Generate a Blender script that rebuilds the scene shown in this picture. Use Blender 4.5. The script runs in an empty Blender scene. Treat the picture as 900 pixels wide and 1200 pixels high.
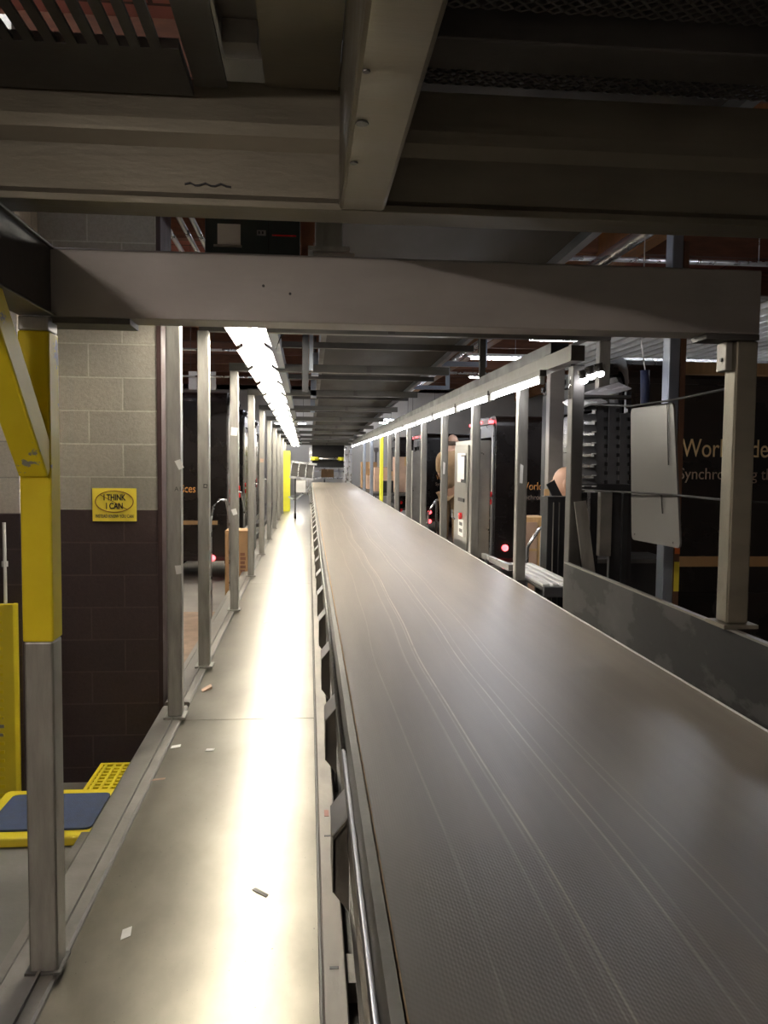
import bpy, bmesh, math, random
from mathutils import Vector, Matrix
random.seed(7)
S = bpy.context.scene
COL = S.collection
PI = math.pi
# ---------------------------------------------------------------- camera
CH = 1.5
FPX = 970.0
cam_d = bpy.data.cameras.new('camera')
cam = bpy.data.objects.new('camera', cam_d); COL.objects.link(cam)
CR = (Matrix.Rotation(-math.radians(5.22), 3, 'Z') @ Matrix.Rotation(PI/2 - math.radians(3.66), 3, 'X') @ Matrix.Rotation(math.radians(0.6), 3, 'Z'))
cam.matrix_world = Matrix.Translation((0, 0, CH)) @ CR.to_4x4()
cam_d.sensor_fit = 'VERTICAL'; cam_d.sensor_height = 36.0; cam_d.lens = FPX/1200*36
cam_d.clip_start = 0.02; cam_d.clip_end = 200
S.camera = cam
# ---------------------------------------------------------------- world and exposure
w = bpy.data.worlds.new('world'); S.world = w; w.use_nodes = True
bg = w.node_tree.nodes['Background']; bg.inputs[0].default_value = (0.75, 0.8, 1, 1); bg.inputs[1].default_value = 0.05
S.view_settings.view_transform = 'Standard'; S.view_settings.look = 'None'; S.view_settings.gamma = 1
S.view_settings.exposure = 1.35; S.view_settings.use_curve_mapping = False
LEFT_TUBE, RIGHT_TUBE, HIGH_TUBE, STAIR_TUBE = 26.0, 15.0, 45.0, 55.0

def at(x, y, Y):
    d = CR @ Vector(((x-450)/FPX, -(y-600)/FPX, -1.0)); t = Y/d.y
    return Vector((d.x*t, Y, d.z*t + CH))

# ---------------------------------------------------------------- materials
def nodes(name):
    m = bpy.data.materials.new(name); m.use_nodes = True
    nt = m.node_tree; return m, nt, nt.nodes['Principled BSDF']
def ramp(nt, fac, stops):
    r = nt.nodes.new('ShaderNodeValToRGB'); e = r.color_ramp.elements
    e[0].position, e[0].color = stops[0][0], (*stops[0][1], 1); e[1].position, e[1].color = stops[-1][0], (*stops[-1][1], 1)
    for p, c in stops[1:-1]:
        q = e.new(p); q.color = (*c, 1)
    nt.links.new(fac, r.inputs[0]); return r.outputs[0]
def coords(nt, scale=(1, 1, 1), kind='Object'):
    t = nt.nodes.new('ShaderNodeTexCoord'); mp = nt.nodes.new('ShaderNodeMapping')
    mp.inputs['Scale'].default_value = scale; nt.links.new(t.outputs[kind], mp.inputs[0]); return mp.outputs[0]
def noise(nt, vec, scale, detail=4, rough=.55):
    n = nt.nodes.new('ShaderNodeTexNoise'); n.inputs['Scale'].default_value = scale
    n.inputs['Detail'].default_value = detail; n.inputs['Roughness'].default_value = rough
    nt.links.new(vec, n.inputs['Vector']); return n.outputs['Fac']
def mul(c, k): return tuple(min(1, v*k) for v in c)
def mat(name, col, rough=.5, metal=0., var=.25, scale=6., bump=.0, stretch=(1, 1, 1), rvar=.1, spec=.5):
    m, nt, b = nodes(name)
    v = coords(nt, stretch); n = noise(nt, v, scale)
    nt.links.new(ramp(nt, n, [(.3, mul(col, 1-var)), (.7, mul(col, 1+var))]), b.inputs['Base Color'])
    mr = nt.nodes.new('ShaderNodeMapRange'); nt.links.new(n, mr.inputs[0])
    mr.inputs[1].default_value = .3; mr.inputs[2].default_value = .7
    mr.inputs[3].default_value = max(.03, rough-rvar); mr.inputs[4].default_value = min(1, rough+rvar)
    nt.links.new(mr.outputs[0], b.inputs['Roughness'])
    b.inputs['Metallic'].default_value = metal; b.inputs['Specular IOR Level'].default_value = spec
    if bump:
        bp = nt.nodes.new('ShaderNodeBump'); bp.inputs['Strength'].default_value = bump; bp.inputs['Distance'].default_value = .01
        nt.links.new(noise(nt, v, scale*6, 6), bp.inputs['Height']); nt.links.new(bp.outputs[0], b.inputs['Normal'])
    return m
def emit(name, col, s):
    m, nt, b = nodes(name); b.inputs['Base Color'].default_value = (.8, .8, .8, 1)
    b.inputs['Emission Color'].default_value = (*col, 1); b.inputs['Emission Strength'].default_value = s
    return m

M = {}
M['steel'] = mat('galvanised post steel', (.33, .32, .29), .38, .75, .18, 5, .1, (6, 6, 1))
M['beam'] = mat('grey brown beam steel', (.20, .18, .135), .48, .55, .15, 3, .1, (1, 4, 4))
M['pinkbeam'] = mat('worn grey beam steel', (.31, .285, .265), .5, .35, .12, 3, .08, (1, 3, 3))
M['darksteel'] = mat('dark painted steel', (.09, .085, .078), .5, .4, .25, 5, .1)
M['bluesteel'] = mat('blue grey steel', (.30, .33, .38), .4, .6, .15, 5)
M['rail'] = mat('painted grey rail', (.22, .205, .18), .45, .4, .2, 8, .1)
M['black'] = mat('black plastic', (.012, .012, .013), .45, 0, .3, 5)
M['blackrub'] = mat('black rubber', (.018, .017, .016), .8, 0, .3, 9)
M['curtain'] = mat('black curtain', (.015, .014, .015), .75, 0, .3, 9, .1, (8, 8, 1))
M['greyplastic'] = mat('dark grey plastic', (.10, .10, .103), .45, 0, .2, 9)
M['van'] = mat('dark brown van paint', (.0135, .009, .007), .28, 0, .2, 2, 0, rvar=.06)
M['vangrey'] = mat('grey aluminium van trim', (.36, .35, .33), .35, .7, .15, 6)
M['gold'] = mat('gold orange lettering', (.9, .38, .10), .5, 0, .05)
M['paleg'] = mat('pale gold lettering', (.95, .72, .38), .5, 0, .05)
M['dimg'] = mat('dull grey brown lettering', (.34, .25, .19), .5, 0, .05)
M['tanstripe'] = mat('tan stripe', (.36, .21, .09), .5, 0, .1)
M['red'] = mat('red lens', (.7, .03, .03), .25, 0, .1)
M['redlit'] = emit('lit red lens', (1, .05, .06), 2.5)
M['white'] = mat('white paper', (.8, .79, .76), .7, 0, .06, 9)
M['whitepaint'] = mat('white paint', (.75, .74, .71), .5, 0, .08, 5)
M['card'] = mat('brown cardboard', (.42, .25, .12), .8, 0, .15, 5)
M['card2'] = mat('pale cardboard', (.55, .38, .28), .8, 0, .12, 5)
M['ply'] = mat('pale plywood', (.62, .41, .20), .65, 0, .15, 4, 0, (8, 8, 1))
M['glulam'] = mat('orange brown timber', (.36, .17, .06), .6, 0, .25, 4, .1, (6, 6, .7))
M['brown'] = mat('brown painted timber', (.16, .075, .04), .6, 0, .25, 4, .1, (6, 6, .7))
M['joist'] = mat('red brown joist', (.20, .085, .045), .7, 0, .25, 3, .1, (1, 6, 6))
M['orange'] = mat('orange reflective tape', (.95, .22, .05), .4, 0, .05)
M['yellowtape'] = mat('yellow reflective tape', (.9, .72, .06), .4, 0, .05)
M['yellow'] = mat('safety yellow paint', (.80, .64, .03), .42, 0, .08, 4)
M['neon'] = mat('bright yellow paint', (.82, .80, .05), .45, 0, .08, 4)
M['blue'] = mat('blue grey mat', (.055, .075, .14), .85, 0, .2, 30, .3)
M['green'] = mat('dark green grey enamel', (.035, .05, .045), .45, .1, .15, 4)
M['board'] = mat('grey plastic sheet', (.12, .114, .106), .38, 0, .1, 2)
M['board2'] = mat('pale grey ribbed aluminium', (.62, .61, .60), .45, .2, .08, 6)
M['alu'] = mat('brushed aluminium', (.55, .55, .56), .3, .85, .12, 6, 0, (1, .2, 1))
M['tan'] = mat('tan uniform cloth', (.33, .22, .12), .85, 0, .12, 12, .2)
M['darkcloth'] = mat('black cloth', (.02, .018, .018), .9, 0, .2, 12, .2)
M['skin'] = mat('skin', (.55, .34, .24), .5, 0, .06, 6)
M['hair'] = mat('grey brown hair', (.12, .085, .06), .8, 0, .3, 40, .3)
M['plank'] = mat('worn brown plywood deck', (.30, .21, .15), .75, 0, .3, 5, .3)
M['concrete'] = mat('concrete', (.27, .25, .22), .75, 0, .25, 1.5, .25)
M['platform'] = mat('grey platform plate', (.19, .18, .155), .6, .1, .2, 3, .2)
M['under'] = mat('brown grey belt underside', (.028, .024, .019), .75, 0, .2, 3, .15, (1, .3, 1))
M['farwall'] = mat('pale grey wall', (.5, .47, .42), .8, 0, .08, 1)
M['crossbeam'] = mat('dull dark grey beam', (.13, .125, .112), .5, .4, .2, 4, .1, (1, 4, 4))
M['struts'] = mat('near black strut', (.03, .03, .032), .5, .2, .2, 4)
M['glass'] = mat('clear plastic guard', (.6, .6, .6), .25, 0, .05)
M['tubeL'] = emit('lit fluorescent tube', (1, .93, .80), LEFT_TUBE)
M['tubeR'] = emit('lit cool fluorescent tube', (.97, .95, 1.0), RIGHT_TUBE)
M['tubeH'] = emit('lit shop tube', (.86, .9, 1.0), HIGH_TUBE)
M['tubeS'] = emit('lit stair tube', (1, .88, .80), STAIR_TUBE)

def m_belt():
    m, nt, b = nodes('woven grey brown conveyor belt')
    v = coords(nt, (1, .06, 1)); n1 = noise(nt, v, 9, 6, .7)
    # long wear lines left by parcels: narrow bands at fixed places across the belt, wandering a little
    tc = nt.nodes.new('ShaderNodeTexCoord'); sx = nt.nodes.new('ShaderNodeSeparateXYZ'); nt.links.new(tc.outputs['Object'], sx.inputs[0])
    wn = noise(nt, coords(nt, (.3, .45, 1)), 1.0, 1, .4)
    wx = nt.nodes.new('ShaderNodeMath'); wx.operation = 'MULTIPLY_ADD'; nt.links.new(wn, wx.inputs[0]); wx.inputs[1].default_value = .10; nt.links.new(sx.outputs[0], wx.inputs[2])
    wz = nt.nodes.new('ShaderNodeMath'); wz.operation = 'ADD'; nt.links.new(wx.outputs[0], wz.inputs[0]); wz.inputs[1].default_value = .65
    br = noise(nt, coords(nt, (1, .5, 1)), 14, 5, .7)
    base = ramp(nt, n1, [(.25, (.215, .183, .146)), (.75, (.275, .236, .19))])
    st = [(0., (0, 0, 0))]
    for px, wd, am in ((.27, .0010, .25), (.385, .0013, .8), (.425, .0010, .45), (.438, .0014, .9), (.56, .0011, .3), (.585, .0013, .75), (.612, .0011, .6), (.70, .0011, .45), (.722, .0009, .3), (.83, .001, .3)):
        st += [(px-wd*1.9, (0, 0, 0)), (px, (min(1, am*1.3),)*3), (px+wd*1.9, (0, 0, 0))]
    st.append((1., (0, 0, 0)))
    sc0 = ramp(nt, wz.outputs[0], st)
    sm_ = nt.nodes.new('ShaderNodeMath'); sm_.operation = 'MULTIPLY'; nt.links.new(sc0, sm_.inputs[0]); nt.links.new(ramp(nt, br, [(.32, (.35, .35, .35)), (.55, (1, 1, 1))]), sm_.inputs[1])
    scr = sm_.outputs[0]
    mx = nt.nodes.new('ShaderNodeMix'); mx.data_type = 'RGBA'
    nt.links.new(scr, mx.inputs[0]); nt.links.new(base, mx.inputs[6]); mx.inputs[7].default_value = (.60, .53, .40, 1)
    nt.links.new(mx.outputs[2], b.inputs['Base Color'])
    b.inputs['Roughness'].default_value = .39; b.inputs['Specular IOR Level'].default_value = .8
    # weave: fine crossed ridges
    vv = coords(nt)
    w1 = nt.nodes.new('ShaderNodeTexWave'); w1.inputs['Scale'].default_value = 45; w1.bands_direction = 'DIAGONAL'; nt.links.new(vv, w1.inputs[0])
    w2 = nt.nodes.new('ShaderNodeTexWave'); w2.inputs['Scale'].default_value = 55; w2.bands_direction = 'X'; nt.links.new(vv, w2.inputs[0])
    ad = nt.nodes.new('ShaderNodeMath'); nt.links.new(w1.outputs['Fac'], ad.inputs[0]); nt.links.new(w2.outputs['Fac'], ad.inputs[1])
    bp = nt.nodes.new('ShaderNodeBump'); bp.inputs['Strength'].default_value = .10; bp.inputs['Distance'].default_value = .002
    nt.links.new(ad.outputs[0], bp.inputs['Height']); nt.links.new(bp.outputs[0], b.inputs['Normal'])
    return m
M['belt'] = m_belt()
def m_walk():
    m, nt, b = nodes('scuffed steel walkway plate')
    v = coords(nt, (1, .5, 1)); n1 = noise(nt, v, 3.5, 6, .6); n2 = noise(nt, coords(nt), 70, 3, .6)
    base = ramp(nt, n1, [(.3, (.17, .155, .125)), (.7, (.27, .25, .205))])
    sp = ramp(nt, n2, [(.27, (1, 1, 1)), (.30, (0, 0, 0))])
    mx = nt.nodes.new('ShaderNodeMix'); mx.data_type = 'RGBA'
    nt.links.new(sp, mx.inputs[0]); nt.links.new(base, mx.inputs[6]); mx.inputs[7].default_value = (.05, .045, .04, 1)
    nt.links.new(mx.outputs[2], b.inputs['Base Color'])
    mr = nt.nodes.new('ShaderNodeMapRange'); nt.links.new(n1, mr.inputs[0])
    mr.inputs[1].default_value = .3; mr.inputs[2].default_value = .7; mr.inputs[3].default_value = .285; mr.inputs[4].default_value = .33
    nt.links.new(mr.outputs[0], b.inputs['Roughness']); b.inputs['Metallic'].default_value = .8
    return m
M['walk'] = m_walk()
def m_guard():
    m, nt, b = nodes('scuffed dark steel side guard')
    v = coords(nt, (1, .8, 1.6)); n1 = noise(nt, v, 2.6, 7, .6)
    c = ramp(nt, n1, [(.40, (.012, .011, .010)), (.50, (.018, .017, .016)), (.54, (.055, .053, .050)), (.75, (.085, .082, .078))])
    nt.links.new(c, b.inputs['Base Color']); b.inputs['Metallic'].default_value = .15
    r = ramp(nt, n1, [(.45, (.55, .55, .55)), (.6, (.65, .65, .65))]); b.inputs['Specular IOR Level'].default_value = .25; nt.links.new(r, b.inputs['Roughness'])
    return m
M['guard'] = m_guard()
def m_chipped():
    m, nt, b = nodes('chipped yellow paint on steel')
    v = coords(nt); n1 = noise(nt, v, 9, 6, .65); n2 = noise(nt, v, 3, 2, .5)
    ad = nt.nodes.new('ShaderNodeMath'); ad.operation = 'MULTIPLY_ADD'; nt.links.new(n2, ad.inputs[0]); ad.inputs[1].default_value = .6; nt.links.new(n1, ad.inputs[2])
    b.inputs['Specular IOR Level'].default_value = .12
    c = ramp(nt, ad.outputs[0], [(.655, (.29, .28, .25)), (.675, (.80, .63, .02)), (1, (.84, .67, .03))])
    nt.links.new(c, b.inputs['Base Color']); b.inputs['Roughness'].default_value = .4
    return m
M['chipped'] = m_chipped()
def m_block(kb=1.):
    m, nt, b = nodes('painted concrete block wall')
    t = nt.nodes.new('ShaderNodeTexCoord'); sx = nt.nodes.new('ShaderNodeSeparateXYZ'); nt.links.new(t.outputs['Object'], sx.inputs[0])
    gx = nt.nodes.new('ShaderNodeMath'); nt.links.new(sx.outputs[0], gx.inputs[0]); nt.links.new(sx.outputs[1], gx.inputs[1])   # x + y: works on faces along either axis
    ax = nt.nodes.new('ShaderNodeMath'); nt.links.new(gx.outputs[0], ax.inputs[0]); ax.inputs[1].default_value = 1.34+.203-5.24+.406*40
    az = nt.nodes.new('ShaderNodeMath'); nt.links.new(sx.outputs[2], az.inputs[0]); az.inputs[1].default_value = -1.17+.203*20
    cb = nt.nodes.new('ShaderNodeCombineXYZ'); nt.links.new(ax.outputs[0], cb.inputs[0]); nt.links.new(az.outputs[0], cb.inputs[1])
    br = nt.nodes.new('ShaderNodeTexBrick'); nt.links.new(cb.outputs[0], br.inputs[0])
    br.inputs['Scale'].default_value = 1; br.inputs['Brick Width'].default_value = .406; br.inputs['Row Height'].default_value = .203
    br.inputs['Mortar Size'].default_value = .005; br.inputs['Mortar Smooth'].default_value = .3
    br.inputs['Color1'].default_value = (.36*kb, .33*kb, .275*kb, 1); br.inputs['Color2'].default_value = (.27*kb, .25*kb, .21*kb, 1); br.inputs['Mortar'].default_value = (.44, .41, .34, 1)
    br2 = nt.nodes.new('ShaderNodeTexBrick'); nt.links.new(cb.outputs[0], br2.inputs[0])
    for k in ('Scale', 'Brick Width', 'Row Height', 'Mortar Size', 'Mortar Smooth'): br2.inputs[k].default_value = br.inputs[k].default_value
    br2.inputs['Color1'].default_value = (.052, .030, .028, 1); br2.inputs['Color2'].default_value = (.042, .025, .024, 1); br2.inputs['Mortar'].default_value = (.075, .046, .043, 1)
    gt = nt.nodes.new('ShaderNodeMath'); gt.operation = 'GREATER_THAN'; nt.links.new(sx.outputs[2], gt.inputs[0]); gt.inputs[1].default_value = 1.17
    mx = nt.nodes.new('ShaderNodeMix'); mx.data_type = 'RGBA'; nt.links.new(gt.outputs[0], mx.inputs[0])
    nt.links.new(br2.outputs[0], mx.inputs[6]); nt.links.new(br.outputs[0], mx.inputs[7])
    n = noise(nt, t.outputs['Object'], 60, 5, .7); nb = noise(nt, t.outputs['Object'], 2.2, 3, .5)
    hs = nt.nodes.new('ShaderNodeMix'); hs.data_type = 'RGBA'; hs.blend_type = 'MULTIPLY'; hs.inputs[0].default_value = .8
    nt.links.new(mx.outputs[2], hs.inputs[6]); nt.links.new(ramp(nt, n, [(.3, (.75, .75, .75)), (.6, (1, 1, 1))]), hs.inputs[7])
    nt.links.new(hs.outputs[2], b.inputs['Base Color'])
    b.inputs['Roughness'].default_value = .62
    h = nt.nodes.new('ShaderNodeMath'); h.operation = 'MULTIPLY_ADD'; nt.links.new(br.outputs['Fac'], h.inputs[0]); h.inputs[1].default_value = -1; nt.links.new(n, h.inputs[2])
    bp = nt.nodes.new('ShaderNodeBump'); bp.inputs['Strength'].default_value = .35; bp.inputs['Distance'].default_value = .006
    nt.links.new(h.outputs[0], bp.inputs['Height']); nt.links.new(bp.outputs[0], b.inputs['Normal'])
    return m
M['block'] = m_block(); M['blockpale'] = m_block(2.1); M['blockpale'].name = 'paler block pier'  # pier gets a copy of the block material with a paler upper part
def m_roof():
    m, nt, b = nodes('red brown timber roof decking')
    t = nt.nodes.new('ShaderNodeTexCoord')
    br = nt.nodes.new('ShaderNodeTexBrick'); nt.links.new(t.outputs['Object'], br.inputs[0])
    br.inputs['Scale'].default_value = 1; br.inputs['Brick Width'].default_value = 2.4; br.inputs['Row Height'].default_value = .6; br.inputs['Mortar Size'].default_value = .02
    br.inputs['Color1'].default_value = (.42, .14, .09, 1); br.inputs['Color2'].default_value = (.30, .10, .07, 1); br.inputs['Mortar'].default_value = (.07, .03, .02, 1)
    nt.links.new(br.outputs[0], b.inputs['Base Color']); b.inputs['Roughness'].default_value = .8
    return m
M['roof'] = m_roof()

# ---------------------------------------------------------------- mesh building
class MB:
    def __init__(s): s.bm = bmesh.new()
    def face(s, pts):
        s.bm.faces.new([s.bm.verts.new(p) for p in pts]); return s
    def hexa(s, p):
        v = [s.bm.verts.new(q) for q in p]
        for f in ((0, 3, 2, 1), (4, 5, 6, 7), (0, 1, 5, 4), (1, 2, 6, 5), (2, 3, 7, 6), (3, 0, 4, 7)): s.bm.faces.new([v[i] for i in f])
        return s
    def box(s, x0, x1, y0, y1, z0, z1):
        return s.hexa([(x0, y0, z0), (x1, y0, z0), (x1, y1, z0), (x0, y1, z0), (x0, y0, z1), (x1, y0, z1), (x1, y1, z1), (x0, y1, z1)])
    def bar(s, a, b, wd, ht, up=(0, 0, 1)):
        a, b = Vector(a), Vector(b); d = (b-a).normalized(); u = Vector(up)
        if abs(d.dot(u)) > .99: u = Vector((0, 1, 0))
        r = d.cross(u).normalized(); u = r.cross(d)
        q = []
        for c in (a, b):
            for i, j in ((-1, -1), (1, -1), (1, 1), (-1, 1)): q.append(c + r*i*wd/2 + u*j*ht/2)
        return s.hexa(q)
    def prism(s, prof, axis, a, b):
        # prof: 2-D outline; axis 0 -> (y,z), 1 -> (x,z), 2 -> (x,y)
        def pt(p, t): return ((t, p[0], p[1]), (p[0], t, p[1]), (p[0], p[1], t))[axis]
        A = [s.bm.verts.new(pt(p, a)) for p in prof]; B = [s.bm.verts.new(pt(p, b)) for p in prof]; n = len(prof)
        for i in range(n): s.bm.faces.new((A[i], A[(i+1) % n], B[(i+1) % n], B[i]))
        s.bm.faces.new(A[::-1]); s.bm.faces.new(B); return s
    def ring(s, outer, inner, axis, a, b):
        def pt(p, t): return ((t, p[0], p[1]), (p[0], t, p[1]), (p[0], p[1], t))[axis]
        L = [[s.bm.verts.new(pt(p, t)) for p in pr] for pr, t in ((outer, a), (outer, b), (inner, b), (inner, a))]
        n = len(outer)
        for k in range(4):
            P, Q = L[k], L[(k+1) % 4]
            for i in range(n): s.bm.faces.new((P[i], P[(i+1) % n], Q[(i+1) % n], Q[i]))
        return s
    def tube(s, pts, r, n=8, caps=True):
        pts = [Vector(p) for p in pts]; rings = []
        rr = r if isinstance(r, (list, tuple)) else [r]*len(pts)
        for i, p in enumerate(pts):
            d = (pts[min(i+1, len(pts)-1)] - pts[max(i-1, 0)]).normalized()
            u = Vector((0, 0, 1)) if abs(d.z) < .9 else Vector((0, 1, 0))
            x = d.cross(u).normalized(); y = x.cross(d)
            rings.append([s.bm.verts.new(p + x*math.cos(2*PI*k/n)*rr[i] + y*math.sin(2*PI*k/n)*rr[i]) for k in range(n)])
        for a, b in zip(rings, rings[1:]):
            for k in range(n): s.bm.faces.new((a[k], a[(k+1) % n], b[(k+1) % n], b[k]))
        if caps: s.bm.faces.new(rings[0][::-1]); s.bm.faces.new(rings[-1])
        return s
    def ball(s, c, rx, ry=None, rz=None, u=16, v=10):
        ry = ry or rx; rz = rz or rx
        g = bmesh.ops.create_uvsphere(s.bm, u_segments=u, v_segments=v, radius=1)
        for q in g['verts']: q.co = Vector((c[0]+q.co.x*rx, c[1]+q.co.y*ry, c[2]+q.co.z*rz))
        return s
    def build(s, name, m, parent=None, loc=None, smooth=False, bev=0):
        bmesh.ops.recalc_face_normals(s.bm, faces=s.bm.faces)
        me = bpy.data.meshes.new(name)
        off = Vector((0, 0, 0)); q = parent
        while q: off += q.location; q = q.parent
        if loc is not None and parent is None: off = Vector(loc)
        s.bm.transform(Matrix.Translation(-off)); s.bm.to_mesh(me); s.bm.free()
        if smooth:
            for p in me.polygons: p.use_smooth = True
        me.materials.append(M[m] if isinstance(m, str) else m)
        o = bpy.data.objects.new(name, me); COL.objects.link(o)
        if parent: o.parent = parent
        elif loc is not None: o.location = loc
        if bev:
            b = o.modifiers.new('bevel', 'BEVEL'); b.width = bev; b.segments = 2; b.limit_method = 'ANGLE'
        return o
def tag(o, label, cat, group=None, kind=None):
    o['label'] = label; o['category'] = cat
    if group: o['group'] = group
    if kind: o['kind'] = kind
    return o
def thing(name, label, cat, loc, group=None):
    o = bpy.data.objects.new(name, None); COL.objects.link(o); o.location = loc; o.empty_display_size = .1
    return tag(o, label, cat, group)
def struct(name, mb, m, bev=0):
    o = mb.build(name, m, bev=bev); o['kind'] = 'structure'; return o
def text(parent, name, body, m, pos, size, rot=(PI/2, 0, 0), ref=None, refw=None, align='LEFT', depth=.001, shear=0, bold=0):
    def mk(t):
        cu = bpy.data.curves.new('t', 'FONT'); cu.body = t; cu.size = size; cu.extrude = depth; cu.align_x = align; cu.offset = bold; cu.shear = shear
        o = bpy.data.objects.new('t', cu); COL.objects.link(o); bpy.context.view_layer.update()
        me = bpy.data.meshes.new_from_object(o.evaluated_get(bpy.context.evaluated_depsgraph_get()))
        COL.objects.unlink(o); return me
    k = 1.
    if ref:
        r = mk(ref); xs = [v.co.x for v in r.vertices]; k = refw/(max(xs)-min(xs))
    me = mk(body); me.name = name
    me.transform(Matrix.Diagonal((k, 1, 1, 1)))
    R = Matrix.Rotation(rot[2], 4, 'Z') @ Matrix.Rotation(rot[1], 4, 'Y') @ Matrix.Rotation(rot[0], 4, 'X')
    off = Vector(pos); q = parent
    while q: off -= q.location; q = q.parent
    me.transform(Matrix.Translation(off) @ R)
    me.materials.clear(); me.materials.append(M[m])
    o = bpy.data.objects.new(name, me); COL.objects.link(o); o.parent = parent; return o
def rrect(x0, x1, z0, z1, r, n=4, corners=(1, 1, 1, 1)):
    out = []
    for (cx, cz, a0), c in zip(((x1-r, z0+r, -90), (x1-r, z1-r, 0), (x0+r, z1-r, 90), (x0+r, z0+r, 180)), corners):
        for k in range(n+1):
            a = math.radians(a0 + 90*k/n)
            if c: out.append((cx+r*math.cos(a), cz+r*math.sin(a)))
            else: out.append((cx+r*(1 if math.cos(math.radians(a0+45)) > 0 else -1)*(.999+.0002*k), cz+r*(1 if math.sin(math.radians(a0+45)) > 0 else -1)))
    return out
NTH = ['first', 'second', 'third', 'fourth', 'fifth', 'sixth', 'seventh', 'eighth', 'ninth', 'tenth', 'eleventh', 'twelfth', 'thirteenth',
       'fourteenth', 'fifteenth', 'sixteenth', 'seventeenth', 'eighteenth', 'nineteenth', 'twentieth', 'twenty-first', 'twenty-second', 'twenty-third', 'twenty-fourth']
def ZB(Y): return 2.37-.021*(Y-5.87)
YEND = 26.0
BZ = .75     # belt top
BX0, BX1 = .125, 1.284
G = -.55     # ground floor

# ---------------------------------------------------------------- the setting
struct('floor', MB().box(-12, 14, -3, 46, G-.2, G), 'concrete')
mb = MB()
for y0, y1 in ((-1.5, 4.72), (4.726, 9.9), (9.906, 15.2), (15.206, 20.6), (20.606, 26), (26.006, 34)):
    mb.box(-.712, .036, y0, y1, -.06, 0)
struct('floor_walkway', mb, 'walk')
struct('floor_dock', MB().box(1.42, 1.98, -1, 34, -.45, -.3), 'concrete')
struct('ceiling', MB().box(-12, 14, -3, 46, 4.9, 5.0), 'roof')
mb = MB()
for k in range(18): mb.box(-12, 14, -1+2.6*k, -.87+2.6*k, 4.55, 4.9)
struct('trim_1', mb, 'joist')
mb = MB()
for x in (-6, 4.2, 9.5): mb.box(x, x+.2, -3, 46, 4.25, 4.9)
struct('trim_2', mb, 'glulam')
struct('wall_back', MB().box(-12, 14, 38, 38.2, G, 5), 'farwall')
struct('wall_right', MB().box(14, 14.2, -3, 46, G, 5), 'farwall')
struct('wall_left', MB().box(-12.2, -12, -3, 46, G, 5), 'farwall')
struct('wall_front', MB().box(-12, 14, -3.2, -3, G, 5), 'farwall')
struct('wall_block', MB().box(-5, -.93, 5.24, 5.62, G, 3.9), 'block')
struct('wall_pilaster', MB().box(-5, -1.63, 4.85, 5.24, G, 3.9), 'blockpale')
mb = MB(); mb.box(-.932, -.905, 5.23, 5.63, G, 3.9)
struct('trim_3', mb, mat('maroon edge paint', (.03, .011, .009), .6))
struct('floor_platform', MB().box(-5, -.86, .6, 4.27, -.33, -.25), 'platform', .004)

# walkway left kerb and the members beside it
def kerb(y0, y1, lab):
    k = thing('kerb_channel', lab, 'steel channel', (-.78, y0, 0))
    MB().prism([(-.86, -.10), (-.712, -.10), (-.712, .012), (-.72, .018), (-.852, .018), (-.86, .012)], 1, y0, y1).build('channel', 'rail', k)
    MB().box(-.765, -.757, y0, y1, .018, .03).build('raised_lip', 'rail', k)
kerb(-1.2, 4.95, 'near grey steel kerb channel along the left edge of the walkway, under the yellow post')
kerb(5.02, 27, 'far grey steel kerb channel under the row of left posts beyond the block wall')
tag(MB().box(-1.0, -.93, .6, 3.69, -.25, -.17).build('stringer', 'rail', loc=(-.96, .6, -.25)), 'narrow brown steel stringer lying on the low platform beside the kerb', 'stringer')

# ---------------------------------------------------------------- posts on the left
def post(x0, x1, y0, y1, z0, z1, lab, m='steel', group=None, base=True):
    p = thing('steel_post', lab, 'post', ((x0+x1)/2, (y0+y1)/2, z0), group)
    MB().box(x0, x1, y0, y1, z0+(.012 if base else 0), z1).build('upright', m, p, bev=.006)
    if base: MB().box(x0-.02, x1+.02, y0-.025, y1+.025, z0, z0+.012).build('base_plate', m, p)
    return p
def sticker(p, x, y, z, wd, ht, m='white', nm='paper_sticker', ang=0, side=False):
    c, s = math.cos(ang), math.sin(ang)
    pts = [(-wd/2, -ht/2), (wd/2*.7, -ht/2*1.05), (wd/2, ht/2*.8), (-wd/2*.9, ht/2)]
    q = []
    for e in (0, .0015):
        for a, b in pts:
            u, v = a*c-b*s, a*s+b*c
            q.append((x-e, y+u, z+v) if side else (x+u, y-e, z+v))
    MB().hexa(q).build(nm, m, p)
yp = thing('yellow_post', 'near left grey steel post with chipped yellow upper half and yellow diagonal brace', 'post', (-.747, 2.39, .018))
MB().box(-.79, -.71, 2.36, 2.445, .018, .98).build('lower_upright', 'steel', yp, bev=.006)
o = MB().box(-.792, -.708, 2.358, 2.447, .98, 1.84).build('painted_upright', 'chipped', yp, bev=.006); o['label'] = 'yellow painted upper half'
MB().box(-.79, -.71, 2.36, 2.445, 1.84, 1.88).build('post_head', 'steel', yp, bev=.004)
MB().box(-.80, -.70, 2.35, 2.455, .018, .026).build('base_plate', 'darksteel', yp)
MB().bar((-.75, 1.93, 1.93), (-.75, 2.375, 1.47), .078, .088).build('diagonal_brace', 'chipped', yp, bev=.006)
LP = [4.70, 5.85, 8.05, 10.40, 12.76, 15.12, 17.48, 19.84, 22.2, 24.56]
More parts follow.
